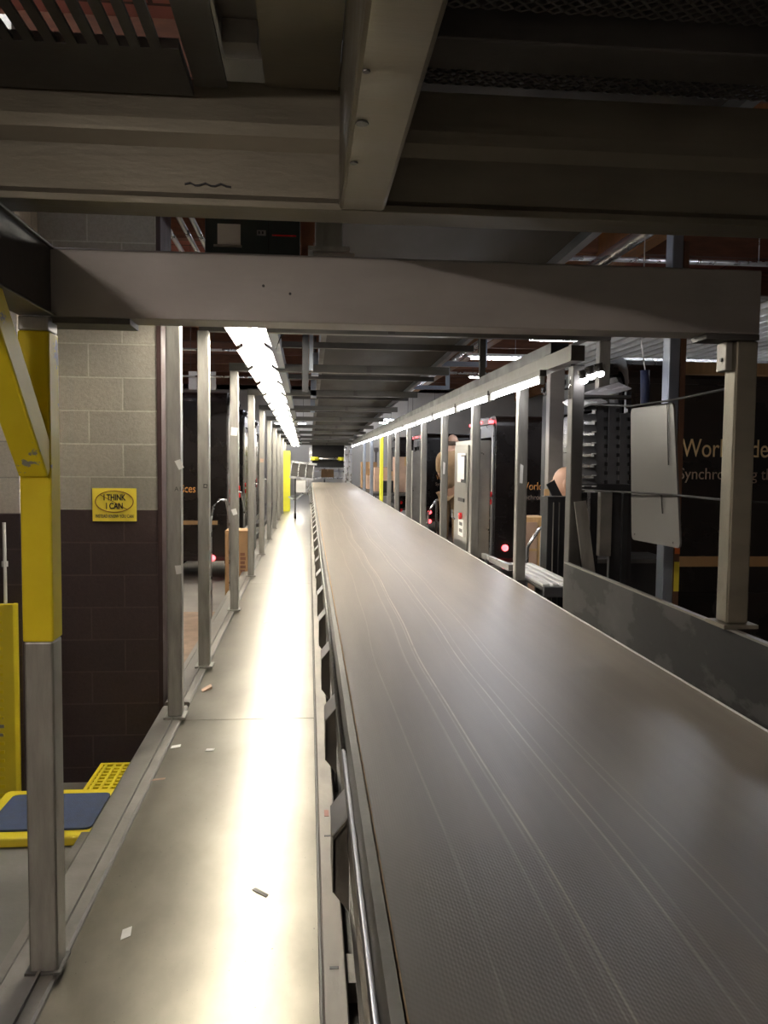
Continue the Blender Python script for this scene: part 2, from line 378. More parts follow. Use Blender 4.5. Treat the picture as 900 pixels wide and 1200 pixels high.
for i, Y in enumerate(LP):
    p = post(-.755-(.035 if i == 0 else .015 if i == 1 else 0), -.675-(.035 if i == 0 else .015 if i == 1 else 0), Y, Y+.085, .018, ZB(Y) if Y > 5 else 2.45,
             f'grey steel post on the left kerb of the walkway, {NTH[i]} beyond the yellow post' if i else 'wide grey steel post with stickers beside the block wall corner, left of the walkway')
    if i == 0:
        sticker(p, -.717, Y-.001, .56+.9, .035, .055, ang=.5); sticker(p, -.725, Y-.001, .87, .035, .05, ang=.2)
        text(p, 'handwritten_mark', 'A1A', 'darksteel', (-.745, Y-.002, 1.31), .035)
    if i == 1:
        sticker(p, -.715, Y-.001, 1.3, .03, .03, 'darksteel', 'square_mark')
        MB().box(-.7075, -.7225, Y-.003, Y-.0015, 1.293, 1.307).build('mark_centre', 'steel', p)
    if i == 2: sticker(p, -.71, Y-.001, .98, .05, .06, ang=.4); sticker(p, -.71, Y-.001, 1.75, .07, .08)
    if i == 4: sticker(p, -.71, Y-.001, 1.46, .06, .06, 'card2')
# yellow columns far down the walkway on the left
tag(MB().prism([(-.74, 23.4), (-.52, 23.4), (-.52, 23.7), (-.53, 23.7), (-.53, 23.42), (-.74, 23.42)], 2, .001, 1.70).build('yellow_column_guard', 'neon', loc=(-.63, 23.4, 0), bev=.003), 'bright yellow column guard far down the left side of the walkway', 'column guard')
# ---------------------------------------------------------------- cross beams
def cbeam(Y, x0, x1, z0, z1, lab, m='beam', t=.07, name='cross_beam', grp=None):
    b = thing(name, lab, 'beam', ((x0+x1)/2, Y, z0), grp)
    # C channel: web towards the camera, flanges away
    f = .008
    MB().prism([(Y, z0), (Y+t, z0), (Y+t, z0+f), (Y+f, z0+f), (Y+f, z1-f), (Y+t, z1-f), (Y+t, z1), (Y, z1)], 0, x0, x1).build('channel', m, b, bev=.003)
    return b
mbm = thing('portal_beam', 'wide grey steel beam spanning the walkway and belt from the yellow post, its left end in shadow', 'beam', (.3, 2.4, 1.88))
MB().prism([(2.4, 1.885), (2.52, 1.885), (2.52, 1.893), (2.412, 1.893), (2.412, 2.065), (2.52, 2.065), (2.52, 2.075), (2.404, 2.075), (2.4, 2.071)], 0, -.72, 1.345).build('channel', 'pinkbeam', mbm, bev=.003)
MB().box(-.78, -.50, 2.4, 2.52, 1.868, 1.884).build('end_plate', 'darksteel', mbm)
MB().box(1.18, 1.345, 2.4, 2.50, 1.868, 1.884).build('end_plate', 'darksteel', mbm)
for x, z in ((-.13, 1.985), (-.055, 1.965)):
    MB().tube([(x, 2.399, z), (x, 2.396, z)], .004).build('bolt_hole', 'black', mbm)
lb = thing('side_beam', 'dark steel beam running towards the camera from the top of the yellow post', 'beam', (-.75, 0, 1.885))
MB().prism([(-.80, 1.885), (-.70, 1.885), (-.70, 1.893), (-.711, 1.893), (-.711, 2.067), (-.70, 2.067), (-.70, 2.075), (-.80, 2.075)], 1, -1, 2.395).build('channel', 'darksteel', lb, bev=.003)
# big near beam
fb = thing('stringer_beam', 'massive brown grey steel beam crossing the whole top of the view', 'beam', (.3, 2.05, 2.1))
MB().prism([(2.05, 2.1), (2.16, 2.1), (2.16, 2.112), (2.09, 2.112), (2.09, 2.385), (2.16, 2.385), (2.16, 2.395), (2.06, 2.395), (2.056, 2.30), (2.058, 2.27), (2.074, 2.24), (2.075, 2.135), (2.07, 2.122), (2.05, 2.118)], 0, -2.6, 2.6).build('channel', 'beam', fb, bev=.002)
mb = MB()
for k in range(9):
    a = -.30+.012*k; mb.bar((a, 2.072, 2.155+.004*math.sin(k*2)), (a+.014, 2.072, 2.155+.004*math.sin(k*2+2)), .003, .004)
mb.build('scrape_mark', 'black', fb)
ub = thing('overhead_joist', 'pale grey hollow steel joist pointing at the camera, butting the massive beam', 'beam', (.125, 0, 2.1))
MB().box(.070, .182, -1, 2.049, 2.10, 2.42).build('hollow_section', 'beam', ub, bev=.01)
for y, s in ((1.52, .012), (1.72, .008), (1.32, .006)): MB().tube([(.08+s, y, 2.1), (.08+s, y, 2.097)], s).build('weld_spot', 'darksteel', ub)

# decks above the camera
gr = thing('slatted_deck', 'dark slatted steel deck panel overhead at the top left', 'deck panel', (-.8, .5, 2.35))
mb = MB()
for k in range(34): mb.box(-1.735+.0425*k, -1.713+.0425*k, -.6, 1.82, 2.35, 2.358)
mb.build('slats', 'darksteel', gr)
mb = MB()
for k in range(9): mb.box(-1.735, -.285, -.55+.26*k, -.535+.26*k, 2.3585, 2.372)
mb.build('cross_bars', 'darksteel', gr)
tag(MB().box(-2.6, -.275, 1.82, 2.045, 2.35, 2.372).build('deck_edge_plate', 'darksteel', loc=(-1, 1.82, 2.35)), 'dark solid plate between the slatted deck and the massive beam', 'plate')
ch = thing('overhead_channel', 'dark open steel channel overhead between the slatted deck and the pale panel', 'channel', (-.2, 0, 2.42))
MB().prism([(-.27, 2.37), (-.195, 2.37), (-.195, 2.378), (-.262, 2.378), (-.262, 2.56), (-.27, 2.56)], 1, -1, 2.04).build('angle', 'darksteel', ch)
MB().box(-.20, -.11, -1, 2.045, 2.44, 2.46).build('web', 'rail', ch)
MB().box(-.19, -.115, 1.86, 1.90, 2.39, 2.439).build('stiffener', 'rail', ch)
tag(MB().box(-.107, .066, -1, 2.045, 2.38, 2.40).build('ceiling_panel', 'beam', loc=(0, 0, 2.5)), 'flat pale grey panel overhead just left of the joist', 'panel')
def mesh_deck(lab, x0, x1, y0, y1, z):
    d = thing('mesh_deck', lab, 'deck panel', ((x0+x1)/2, y0, z))
    mb = MB(); P_ = .034; n = int((x1-x0)/P_); dy = .014
    for j in range(int((y1-y0)/(2*dy))):
        for i in range(n):
            cx = x0+P_/2+i*P_; cy = y0+dy+j*dy*2
            mb.bar((cx-.0155, cy, z+.004), (cx, cy+dy, z+.006), .006, .005)
            mb.bar((cx, cy+dy, z+.006), (cx+.0155, cy, z+.004), .006, .005)
            mb.bar((cx-.0155, cy, z+.004), (cx, cy-dy+.001, z+.006), .006, .005)
            mb.bar((cx, cy-dy+.001, z+.006), (cx+.0155, cy, z+.004), .006, .005)
    mb.build('expanded_mesh', 'darksteel', d)
    MB().box(x0, x1, y0-.03, y0, z, z+.04).build('edge_bar', 'darksteel', d)
mesh_deck('nearer dark expanded metal deck overhead at the top right', .20, 1.8, 1.0, 1.72, 2.40)
mesh_deck('strip of dark expanded metal mesh just above the massive beam at right', .20, 3.0, 1.93, 2.045, 2.40)
cb2 = thing('deck_bearer', 'dark steel bearer between the two expanded metal decks at the top right', 'beam', (1, 1.66, 2.42))
MB().box(.185, 3.2, 1.755, 1.89, 2.37, 2.50).build('hollow_section', 'darksteel', cb2, bev=.005)
tag(MB().box(.07, 3.2, -1, 2.3, 2.62, 2.66).build('dark_fill_plate', 'black', loc=(1, 0, 2.62)), 'black plate put in to darken the view through the mesh decks overhead', 'plate')  # black sheet put in so the view above the mesh stays dark
tag(MB().box(-.305, .065, -1, 2.8, 2.62, 2.66).build('dark_fill_plate', 'darksteel', loc=(-.1, 0, 2.62)), 'dark plate put in to fill the view above the open channel and the pale panel', 'plate')  # dark sheet put in to hide the lit roof behind this gap
tag(MB().tube([(-.66, 1.2, 2.40), (-.66, 1.77, 2.40)], .011).build('pale_pipe', 'ply', loc=(-.66, 1.2, 2.40), smooth=True), 'short pale pipe end in the top left corner of the view', 'pipe')
p = post(.015, .093, 2.41, 2.49, 2.086, 2.62, 'short grey post standing on the portal beam under the overhead conveyor', 'steel', base=True)
MB().box(.01, .128, 2.405, 2.51, 2.0755, 2.0855).build('foot_plate', 'rail', p)

# repeated frames down the line
for i, Y in enumerate([5.87]+LP[2:]+[26.9]):
    z = ZB(Y); x1 = 2.17 if i == 0 else 1.36
    b = cbeam(Y, -.76, x1, z, z+.075, f'grey steel cross beam over the belt, {NTH[i]} beyond the portal beam', 'crossbeam')
    MB().box(.55, .60, Y-.012, Y, z+.005, z+.07).build('clip_plate', 'darksteel', b)
for i, Y in enumerate((7.05, 9.3, 11.7, 14.1, 16.4, 18.8)):
    z = ZB(Y)+.08
    b = thing('angle_bearer', f'thin dark steel angle over the belt, {NTH[i]} of those between the cross beams', 'beam', (.5, Y, z))
    MB().prism([(Y, z), (Y+.05, z), (Y+.05, z+.006), (Y+.006, z+.006), (Y+.006, z+.05), (Y, z+.05)], 0, -.3, 1.4).build('angle', 'darksteel', b)
# overhead conveyor above the belt
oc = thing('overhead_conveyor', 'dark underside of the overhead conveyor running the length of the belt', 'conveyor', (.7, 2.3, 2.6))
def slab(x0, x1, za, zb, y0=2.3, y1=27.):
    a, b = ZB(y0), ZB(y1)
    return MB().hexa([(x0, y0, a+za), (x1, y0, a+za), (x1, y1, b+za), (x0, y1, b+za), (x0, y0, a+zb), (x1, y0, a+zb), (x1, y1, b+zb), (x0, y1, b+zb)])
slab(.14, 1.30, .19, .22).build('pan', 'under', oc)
slab(1.30, 1.345, .14, .36).build('side_rail', 'bluesteel', oc)
slab(.095, .14, .14, .36).build('side_rail', 'darksteel', oc)
for j, Y in enumerate((8.6, 10.9)):
    b = thing('hanger_bracket', ('nearer' if j == 0 else 'farther')+' pale blue steel outrigger bracket at the right side of the overhead conveyor', 'bracket', (1.5, Y, ZB(Y)+.2))
    MB().box(1.344, 1.85, Y, Y+.05, ZB(Y)+.16, ZB(Y)+.21).build('arm', 'bluesteel', b)
    MB().box(1.80, 1.85, Y, Y+.05, ZB(Y)+.21, ZB(Y)+.45).build('upright', 'bluesteel', b)
# drop strut and conduits by the left side of the overhead conveyor
st = thing('drop_strut', 'dark vertical strut hanging with conduits left of the overhead conveyor', 'strut', (0, 6.1, 2))
MB().box(-.05, -.005, 6.05, 6.10, 1.98, 2.72).build('strut', 'struts', st)
MB().box(0, .03, 6.3, 6.36, 2.16, 2.7).build('conduit_box', 'bluesteel', st)
MB().box(-.02, .05, 5.98, 6.04, 2.45, 2.66).build('junction_box', 'struts', st)
MB().tube([(-.05, 6.07, 2.45), (-.12, 6.07, 2.44), (-.2, 6.06, 2.38), (-.24, 6.05, 2.28)], .006).build('cable', 'blackrub', st)
for i, Y in enumerate((8.2, 10.5, 12.9)):
    s2 = thing('conduit_hanger', f'small blue grey conduit box by the overhead conveyor, {NTH[i]} beyond the drop strut', 'conduit', (0, Y, 2.3))
    MB().box(.02, .09, Y-.1, Y, ZB(Y)-.02, ZB(Y)+.2).build('box', 'bluesteel', s2)
    MB().tube([(.055, Y-.05, ZB(Y)+.2), (.055, Y-.05, ZB(Y)+.36)], .012).build('pipe', 'darksteel', s2)

# electrical panel above the portal beam
ep = thing('switchgear_panel', 'dark green grey electrical panel with white label above the portal beam', 'electrical panel', (-.25, 3.4, 2.2))
MB().box(-.415, -.04, 3.4, 3.6, 2.20, 2.56).build('cabinet', 'green', ep, bev=.004)
MB().box(-.365, -.275, 3.394, 3.4, 2.345, 2.425).build('white_label', 'white', ep)
MB().box(-.38, -.27, 3.39, 3.4, 2.335, 2.343).build('label_holder', 'steel', ep)
for k in range(9):
    MB().tube([(-.395+.043*k, 3.40, 2.475), (-.395+.043*k, 3.385, 2.475)], .012, 10).build('knockout', 'black', ep)
MB().box(-.21, -.175, 3.394, 3.4, 2.385, 2.405).build('outlet', 'steel', ep)
for x in (-.2, -.186): MB().box(x-.004, x+.002, 3.392, 3.394, 2.39, 2.40).build('socket', 'black', ep)
MB().box(-.15, -.055, 3.396, 3.4, 2.385, 2.39).build('red_line', 'red', ep)
MB().box(-.165, -.163, 3.397, 3.4, 2.205, 2.555).build('door_gap', 'black', ep)
MB().box(-.035, .015, 3.45, 3.5, 2.2, 4.9).build('mounting_strut', 'joist', ep)
# pipes on the far left above the wall corner
for i, (x, z) in enumerate(((-.93, 3.0), (-.83, 3.02), (-.74, 3.0))):
    tag(MB().tube([(x, 4.0, z), (x, 24, z)], .018, 8).build('roof_pipe', 'alu', loc=(x, 4, z), smooth=True), ('leftmost', 'middle', 'rightmost')[i]+' of the three thin pipes running away above the left posts', 'pipe')
for i, Y in enumerate((6.6, 9.5, 12.4)):
    tag(MB().tube([(-3.5, Y, 2.72-.02*i), (-.5, Y, 2.72-.02*i)], .014, 8).build('cross_pipe', 'alu', loc=(-2, Y, 2.7), smooth=True), f'thin pipe crossing above the left vans, {NTH[i]} beyond the block wall', 'pipe')

# ---------------------------------------------------------------- fluorescent rows
def fixture(x, Y, z, L, tm, lab, grp, wd=.15, hm='bluesteel'):
    f = thing('fluorescent_fixture', lab, 'light fixture', (x, Y, z), grp)
    MB().prism([(x-wd/2, z+.005), (x-wd*.3, z+.045), (x-.04, z+.05), (x-.04, z+.09), (x+.04, z+.09), (x+.04, z+.05), (x+wd*.3, z+.045), (x+wd/2, z+.005), (x+wd*.3, z+.038), (x-wd*.3, z+.038)], 1, Y, Y+L-.03).build('reflector', 'whitepaint', f)
    for s in (-1, 1):
        MB().tube([(x+s*wd*.22, Y+.04, z+.012), (x+s*wd*.22, Y+L-.07, z+.012)], .019, 8).build('tube', tm, f, smooth=True)
        for yy in (Y+.01, Y+L-.06): MB().box(x+s*wd*.22-.012, x+s*wd*.22+.012, yy, yy+.028, z-.012, z+.037).build('lamp_holder', 'whitepaint', f)
    return f
for i in range(19):
    Y = 4.0+1.25*i
    fixture(-.42, Y, ZB(Y)-.04, 1.25, 'tubeL', f'lit fluorescent fixture over the walkway, {NTH[i]} from the camera', 'fluorescent row over the walkway', wd=.27)
hl = thing('light_rail', 'grey steel channel carrying the fluorescent row over the walkway', 'channel', (-.36, 4, 2.4))
a, b = ZB(4.0), ZB(27.8)
MB().hexa([(-.335, 4, a+.03), (-.23, 4, a+.03), (-.23, 27.8, b+.03), (-.335, 27.8, b+.03), (-.335, 4, a+.13), (-.23, 4, a+.13), (-.23, 27.8, b+.13), (-.335, 27.8, b+.13)]).build('channel', 'bluesteel', hl)

def zr(Y): return 1.93-.004*(Y-4)
rl = thing('light_rail', 'grey steel rail along the right side carrying the right fluorescent row', 'rail', (1.3, 3.9, 1.95))
for (x0, x1, za, zb_, m, n) in ((1.262, 1.33, .055, .13, 'crossbeam', 'lower_rail'), (1.265, 1.36, .131, .19, 'black', 'upper_tray')):
    a, b = zr(3.95), zr(24)
    y0 = 3.95 if n == 'lower_rail' else 4.3
    MB().hexa([(x0, y0, a+za), (x1, y0, a+za), (x1, 24, b+za), (x0, 24, b+za), (x0, y0, a+zb_), (x1, y0, a+zb_), (x1, 24, b+zb_), (x0, 24, b+zb_)]).build(n, m, rl)
for i in range(15):
    Y = 4.35+1.3*i
    f = thing('fluorescent_fixture', f'lit fluorescent strip under the right rail, {NTH[i]} from the camera', 'light fixture', (1.24, Y, zr(Y)), 'fluorescent row along the right of the belt')
    z = zr(Y); L = 1.25
    MB().box(1.222, 1.258, Y, Y+L, z+.022, z+.054).build('housing', 'darksteel', f)
    MB().tube([(1.24, Y+.05, z), (1.24, Y+L-.06, z)], .013, 8).build('tube', 'tubeR', f, smooth=True)
    for yy in (Y+.01, Y+L-.04): MB().box(1.228, 1.252, yy, yy+.03, z-.02, z+.022).build('lamp_holder', 'whitepaint', f)

# stair lamp above left (its light falls on the face of the portal beam)
sl = thing('stair_light', 'lit twin fluorescent fixture behind the camera, over the low platform left of the side beam', 'light fixture', (-1.05, -1, 2.40))
MB().box(-1.13, -.97, -2.3, .1, 2.33, 2.349).build('housing', 'whitepaint', sl)
for s_ in (-.03, .03): MB().tube([(-1.05+s_, -2.25, 2.315), (-1.05+s_, .05, 2.315)], .014, 8).build('tube', 'tubeS', sl, smooth=True)
# high shop lights; the added ones only brighten the panel, roof and back wall
for i, (x, Y, z) in enumerate(((2.9, 11.5, 2.92), (5.2, 17, 4.0), (6.5, 9.5, 3.0), (5.5, 25, 4.0), (-3, 12, 3.7), (-4, 22, 3.9), (3.0, 36, 3.2), (-.8, 36.5, 3.0), (7.8, 12.5, 2.95), (3.4, 6.8, 3.6), (3.2, 30, 2.8), (-2.2, 4.6, 4.35), (2.2, 35, 3.3), (4.6, 34, 3.3))):
    f = thing('shop_light', ['lit tube above the van beyond the plywood cabinet', 'lit tube high above the middle right van', 'added lit tube brightening the corrugated panel, nearer one',
        'lit tube high above the farthest right van', 'lit tube above the nearest left van', 'lit tube above the farther left vans', 'added lit tube brightening the back wall at right',
        'added lit tube brightening the back wall past the belt end', 'added lit tube brightening the corrugated panel, farther one', 'lit tube high above the near right van', 'lit tube above the stacked boxes at the far right', 'added lit tube brightening the roof seen through the slatted deck', 'added lit tube brightening the back wall behind the belt end posts', 'added lit tube brightening the back wall, rightmost'][i], 'light fixture', (x, Y, z))
    MB().box(x-.7, x+.7, Y-.05, Y+.05, z+.02, z+.06).build('housing', 'whitepaint', f)
    MB().tube([(x-.65, Y, z), (x+.65, Y, z)], .02, 8).build('tube', 'tubeH', f, smooth=True)
    mb = MB()
    for s in (-.55, .55): mb.tube([(x+s, Y, z+.06), (x+s, Y, 3.36 if i in (2, 8) else 4.9)], .008, 6)
    mb.build('hanging_rods', 'darksteel', f)

# ---------------------------------------------------------------- the belt conveyor
cv = thing('belt_conveyor', 'long grey brown conveyor belt running from the camera to the far end', 'conveyor', (.7, -.5, -.3))
mb = MB(); mb.prism([(-.5, BZ-.012), (-.5, BZ), (YEND, BZ), (YEND+.07, BZ-.03), (YEND+.09, BZ-.09), (YEND+.07, BZ-.15), (YEND, BZ-.18), (-.5, BZ-.18), (-.5, BZ-.168), (YEND, BZ-.168), (YEND+.05, BZ-.14), (YEND+.07, BZ-.09), (YEND+.05, BZ-.04), (YEND, BZ-.012)], 0, BX0+.012, BX1-.006)
mb.build('belt', 'belt', cv)
MB().prism([(.088, BZ-.10), (.118, BZ-.10), (.118, BZ-.018), (.134, BZ-.003), (.134, BZ+.004), (.112, BZ+.004), (.088, BZ-.02)], 1, -.5, YEND).build('left_skirt', 'rail', cv)
MB().box(.131, .1365, -.5, YEND, BZ+.0005, BZ+.004).build('left_belt_edging', 'ply', cv)
MB().tube([(.092, -.5, BZ-.006), (.092, 2.1, BZ-.006)], .006, 10).build('guard_rod', mat('polished rod steel', (.4, .4, .44), .32, .9, .02, 2, rvar=.01), cv, smooth=True)
MB().tube([(.094, 2.1, BZ-.006), (.094, YEND, BZ-.006)], .006, 8).build('rear_guard_rod', 'steel', cv, smooth=True)
MB().prism([(.095, BZ-.26), (.125, BZ-.26), (.125, BZ-.10), (.118, BZ-.10), (.118, BZ-.25), (.095, BZ-.25)], 1, -.5, YEND).build('left_side_channel', 'rail', cv)
MB().box(1.278, 1.294, -.5, YEND, BZ-.16, BZ-.004).build('right_side_channel', 'rail', cv)
MB().box(1.2785, 1.284, -.5, YEND, BZ-.004, BZ+.004).build('right_belt_edging', 'white', cv)
mb = MB()
mb.box(.14, 1.27, -.5, YEND, BZ-.165, BZ-.10); mb.build('slider_bed', 'darksteel', cv)
for i in range(34):
    Y = 1.06+.80*i
    # roller bracket: bent plate leaning out from the side rail
    mb = MB()
    mb.prism([(.056, BZ-.075), (.096, BZ-.025), (.096, BZ-.04), (.062, BZ-.083), (.062, BZ-.20), (.056, BZ-.20)], 1, Y+.70, Y+.86)
    mb.prism([(.058, BZ-.20), (.092, BZ-.245), (.092, BZ-.04), (.058, BZ-.083)], 1, Y+.70, Y+.706)
    mb.build('roller_bracket', 'rail', cv)
    MB().prism([(.054, BZ-.074), (.096, BZ-.022), (.096, BZ-.0245), (.0555, BZ-.0755)], 1, Y+.70, Y+.86).build('pale_top', 'board2', cv)  # paler strip along the bracket's sloped top
    MB().tube([(.07, Y+.79, BZ-.12), (.118, Y+.79, BZ-.12)], .018, 8).build('roller_shaft', 'steel', cv)
for i in range(10):
    Y = .9+2.9*i
    for x in (.13, 1.20): MB().box(x, x+.06, Y, Y+.06, -.06, BZ-.165).build('leg', 'darksteel', cv)
# pan below the gap between walkway and belt
tag(MB().box(.046, 1.42, -.5, 26, -.12, -.062).build('belt_pan', 'darksteel', loc=(.7, 0, -.12)), 'dark steel pan on the floor under the belt', 'pan')
fl = thing('walkway_channel', 'scuffed pale steel channel between the walkway and the belt', 'channel', (.08, -.5, -.05))
MB().prism([(.046, -.06), (.112, -.06), (.112, .045), (.108, .05), (.05, .05), (.046, .045)], 1, -.5, 26.5).build('channel', mat('scuffed pale steel', (.34, .315, .275), .55, .25, .35, 4, .2, (1, .4, 1)), fl)
MB().box(.0375, .0445, -.5, 26.5, -.06, .012).build('edge_angle', 'darksteel', fl)
for y in (2.27, 3.1): MB().box(.066, .092, y, y+.012, .05, .051).build('slot', 'black', fl)
MB().box(.07, .088, 3.28, 3.34, .05, .0515).build('red_mark', mat('worn red mark', (.42, .22, .18), .7), fl)
MB().box(.118, .16, 2.28, 2.42, -.06, .0).build('floor_bracket', 'rail', fl)

# right side guard
sg = thing('side_guard', 'scuffed dark steel side guard plate standing along the near right edge of the belt', 'guard plate', (1.3, 1, BZ))
MB().box(1.2855, 1.293, -.4, 4.05, BZ+.002, .985).build('plate', 'guard', sg)
MB().box(1.2855, 1.305, -.4, 4.05, .985, .992).build('top_flange', 'rail', sg)


# ---------------------------------------------------------------- posts on the right
p = post(1.285, 1.355, 2.42, 2.49, .992, 1.868, 'near right steel post rising from the side guard to the portal beam', 'beam', base=True)
MB().box(1.263, 1.284, 2.44, 2.50, 1.78, 1.868).build('gusset', 'rail', p, bev=.003)
MB().tube([(1.263, 2.465, 1.815), (1.258, 2.465, 1.815)], .006).build('bolt', 'black', p)
RP = [5.07, 6.52, 8.04, 9.5, 10.94, 12.4, 13.6, 15.1, 17.5, 19.8]
for i, Y in enumerate(RP):
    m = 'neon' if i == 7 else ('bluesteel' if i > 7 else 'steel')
    lab = 'bright yellow post far down the right side of the belt' if i == 7 else f'grey steel post right of the belt, {NTH[i]} past the braced post'
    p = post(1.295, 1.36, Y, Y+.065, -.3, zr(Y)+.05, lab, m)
    if i in (0, 2): sticker(p, 1.322, Y-.001, 1.42, .022, .12)
    if i == 0: MB().box(1.30, 1.36, Y-.02, Y-.001, BZ-.06, BZ+.0).build('clamp', 'darksteel', p)
    if i == 1:
        MB().box(1.347, 1.39, Y, Y+.05, zr(Y)+.02, 2.55).build('upper_extension', 'darksteel', p)
p = post(1.31, 1.372, 4.06, 4.14, -.3, 1.98, 'grey post darkened for shade, with a diagonal brace past the end of the side guard', 'darksteel')  # the shade on this grey post is put into its dark material
MB().bar((1.352, 4.03, 1.30), (1.41, 3.97, .80), .06, .012, (0, 1, 0)).build('diagonal_brace', 'steel', p)
post(1.985, 2.11, 6.75, 6.85, -.3, 2.35, 'wide pale grey column behind the person with the bald head', 'pinkbeam')
post(2.085, 2.17, 5.87, 5.95, -.55, ZB(5.87)-.001, 'pale steel post under the right end of the first cross beam', 'steel', base=False)
post(1.965, 2.027, 4.42, 4.51, -.3, 2.9, 'blue grey steel post behind the hanging grey sheet', 'bluesteel')
wc = thing('timber_column', 'brown timber column with orange and yellow reflective tape', 'column', (2.045, 4.45, -.3))
MB().box(2.03, 2.06, 4.42, 4.62, -.3, 2.7).build('column', 'brown', wc)
MB().box(2.031, 2.059, 4.415, 4.4195, .99, 1.15).build('orange_tape', 'orange', wc)
MB().box(2.031, 2.059, 4.415, 4.4195, .78, .945).build('yellow_tape', 'yellowtape', wc)
tag(MB().box(2.061, 3.6, 4.50, 4.58, 1.995, 2.06).build('timber_rail', 'ply', loc=(2.8, 4.5, 2.0)), 'pale timber rail across the top of the near right van', 'timber rail')
tag(MB().box(7.55, 7.9, 17.0, 17.3, -.55, 4.9).build('timber_column', 'glulam', loc=(7.7, 17, -.55)), 'tall orange brown timber column far behind the vans, seen above the portal beam', 'column')
# corrugated panel
cp = thing('corrugated_panel', 'ribbed pale metal roof panel above the right vans', 'roof panel', (7, 10, 3.4))
mb = MB()
for k in range(36): mb.box(4.4+.24*k, 4.47+.24*k, 9.3, 16.5, 3.33, 3.40)
mb.build('ribs', 'whitepaint', cp); MB().box(4.3, 13, 9.3, 16.5, 3.401, 3.43).build('sheet', 'rail', cp)  # white ribs on a darker sheet paint in the lit-rib contrast
# roof clutter at right
for i, (x, z, Y0, Y1, m, r) in enumerate(((2.62, 3.3, 3, 22, 'alu', .06), (3.7, 4.0, 3, 25, 'darksteel', .04))):
    tag(MB().tube([(x, Y0, z), (x, Y1, z)], r, 10).build('roof_duct', m, loc=(x, Y0, z), smooth=True), ('pale round duct' if i == 0 else 'thin dark pipe')+' running away under the roof at the right', 'pipe')
for i, (Y, z) in enumerate(((9, 3.72), (15, 3.9), (20, 3.6))):
    tag(MB().tube([(1.6, Y, z), (10, Y, z)], .03, 8).tube([(5, Y, z), (5, Y, 4.9)], .006, 6).tube([(8, Y, z), (8, Y, 4.9)], .006, 6).build('sprinkler_pipe', 'alu', loc=(5, Y, z), smooth=True), ('near', 'middle', 'far')[i]+' pipe crossing under the roof at the right', 'pipe')

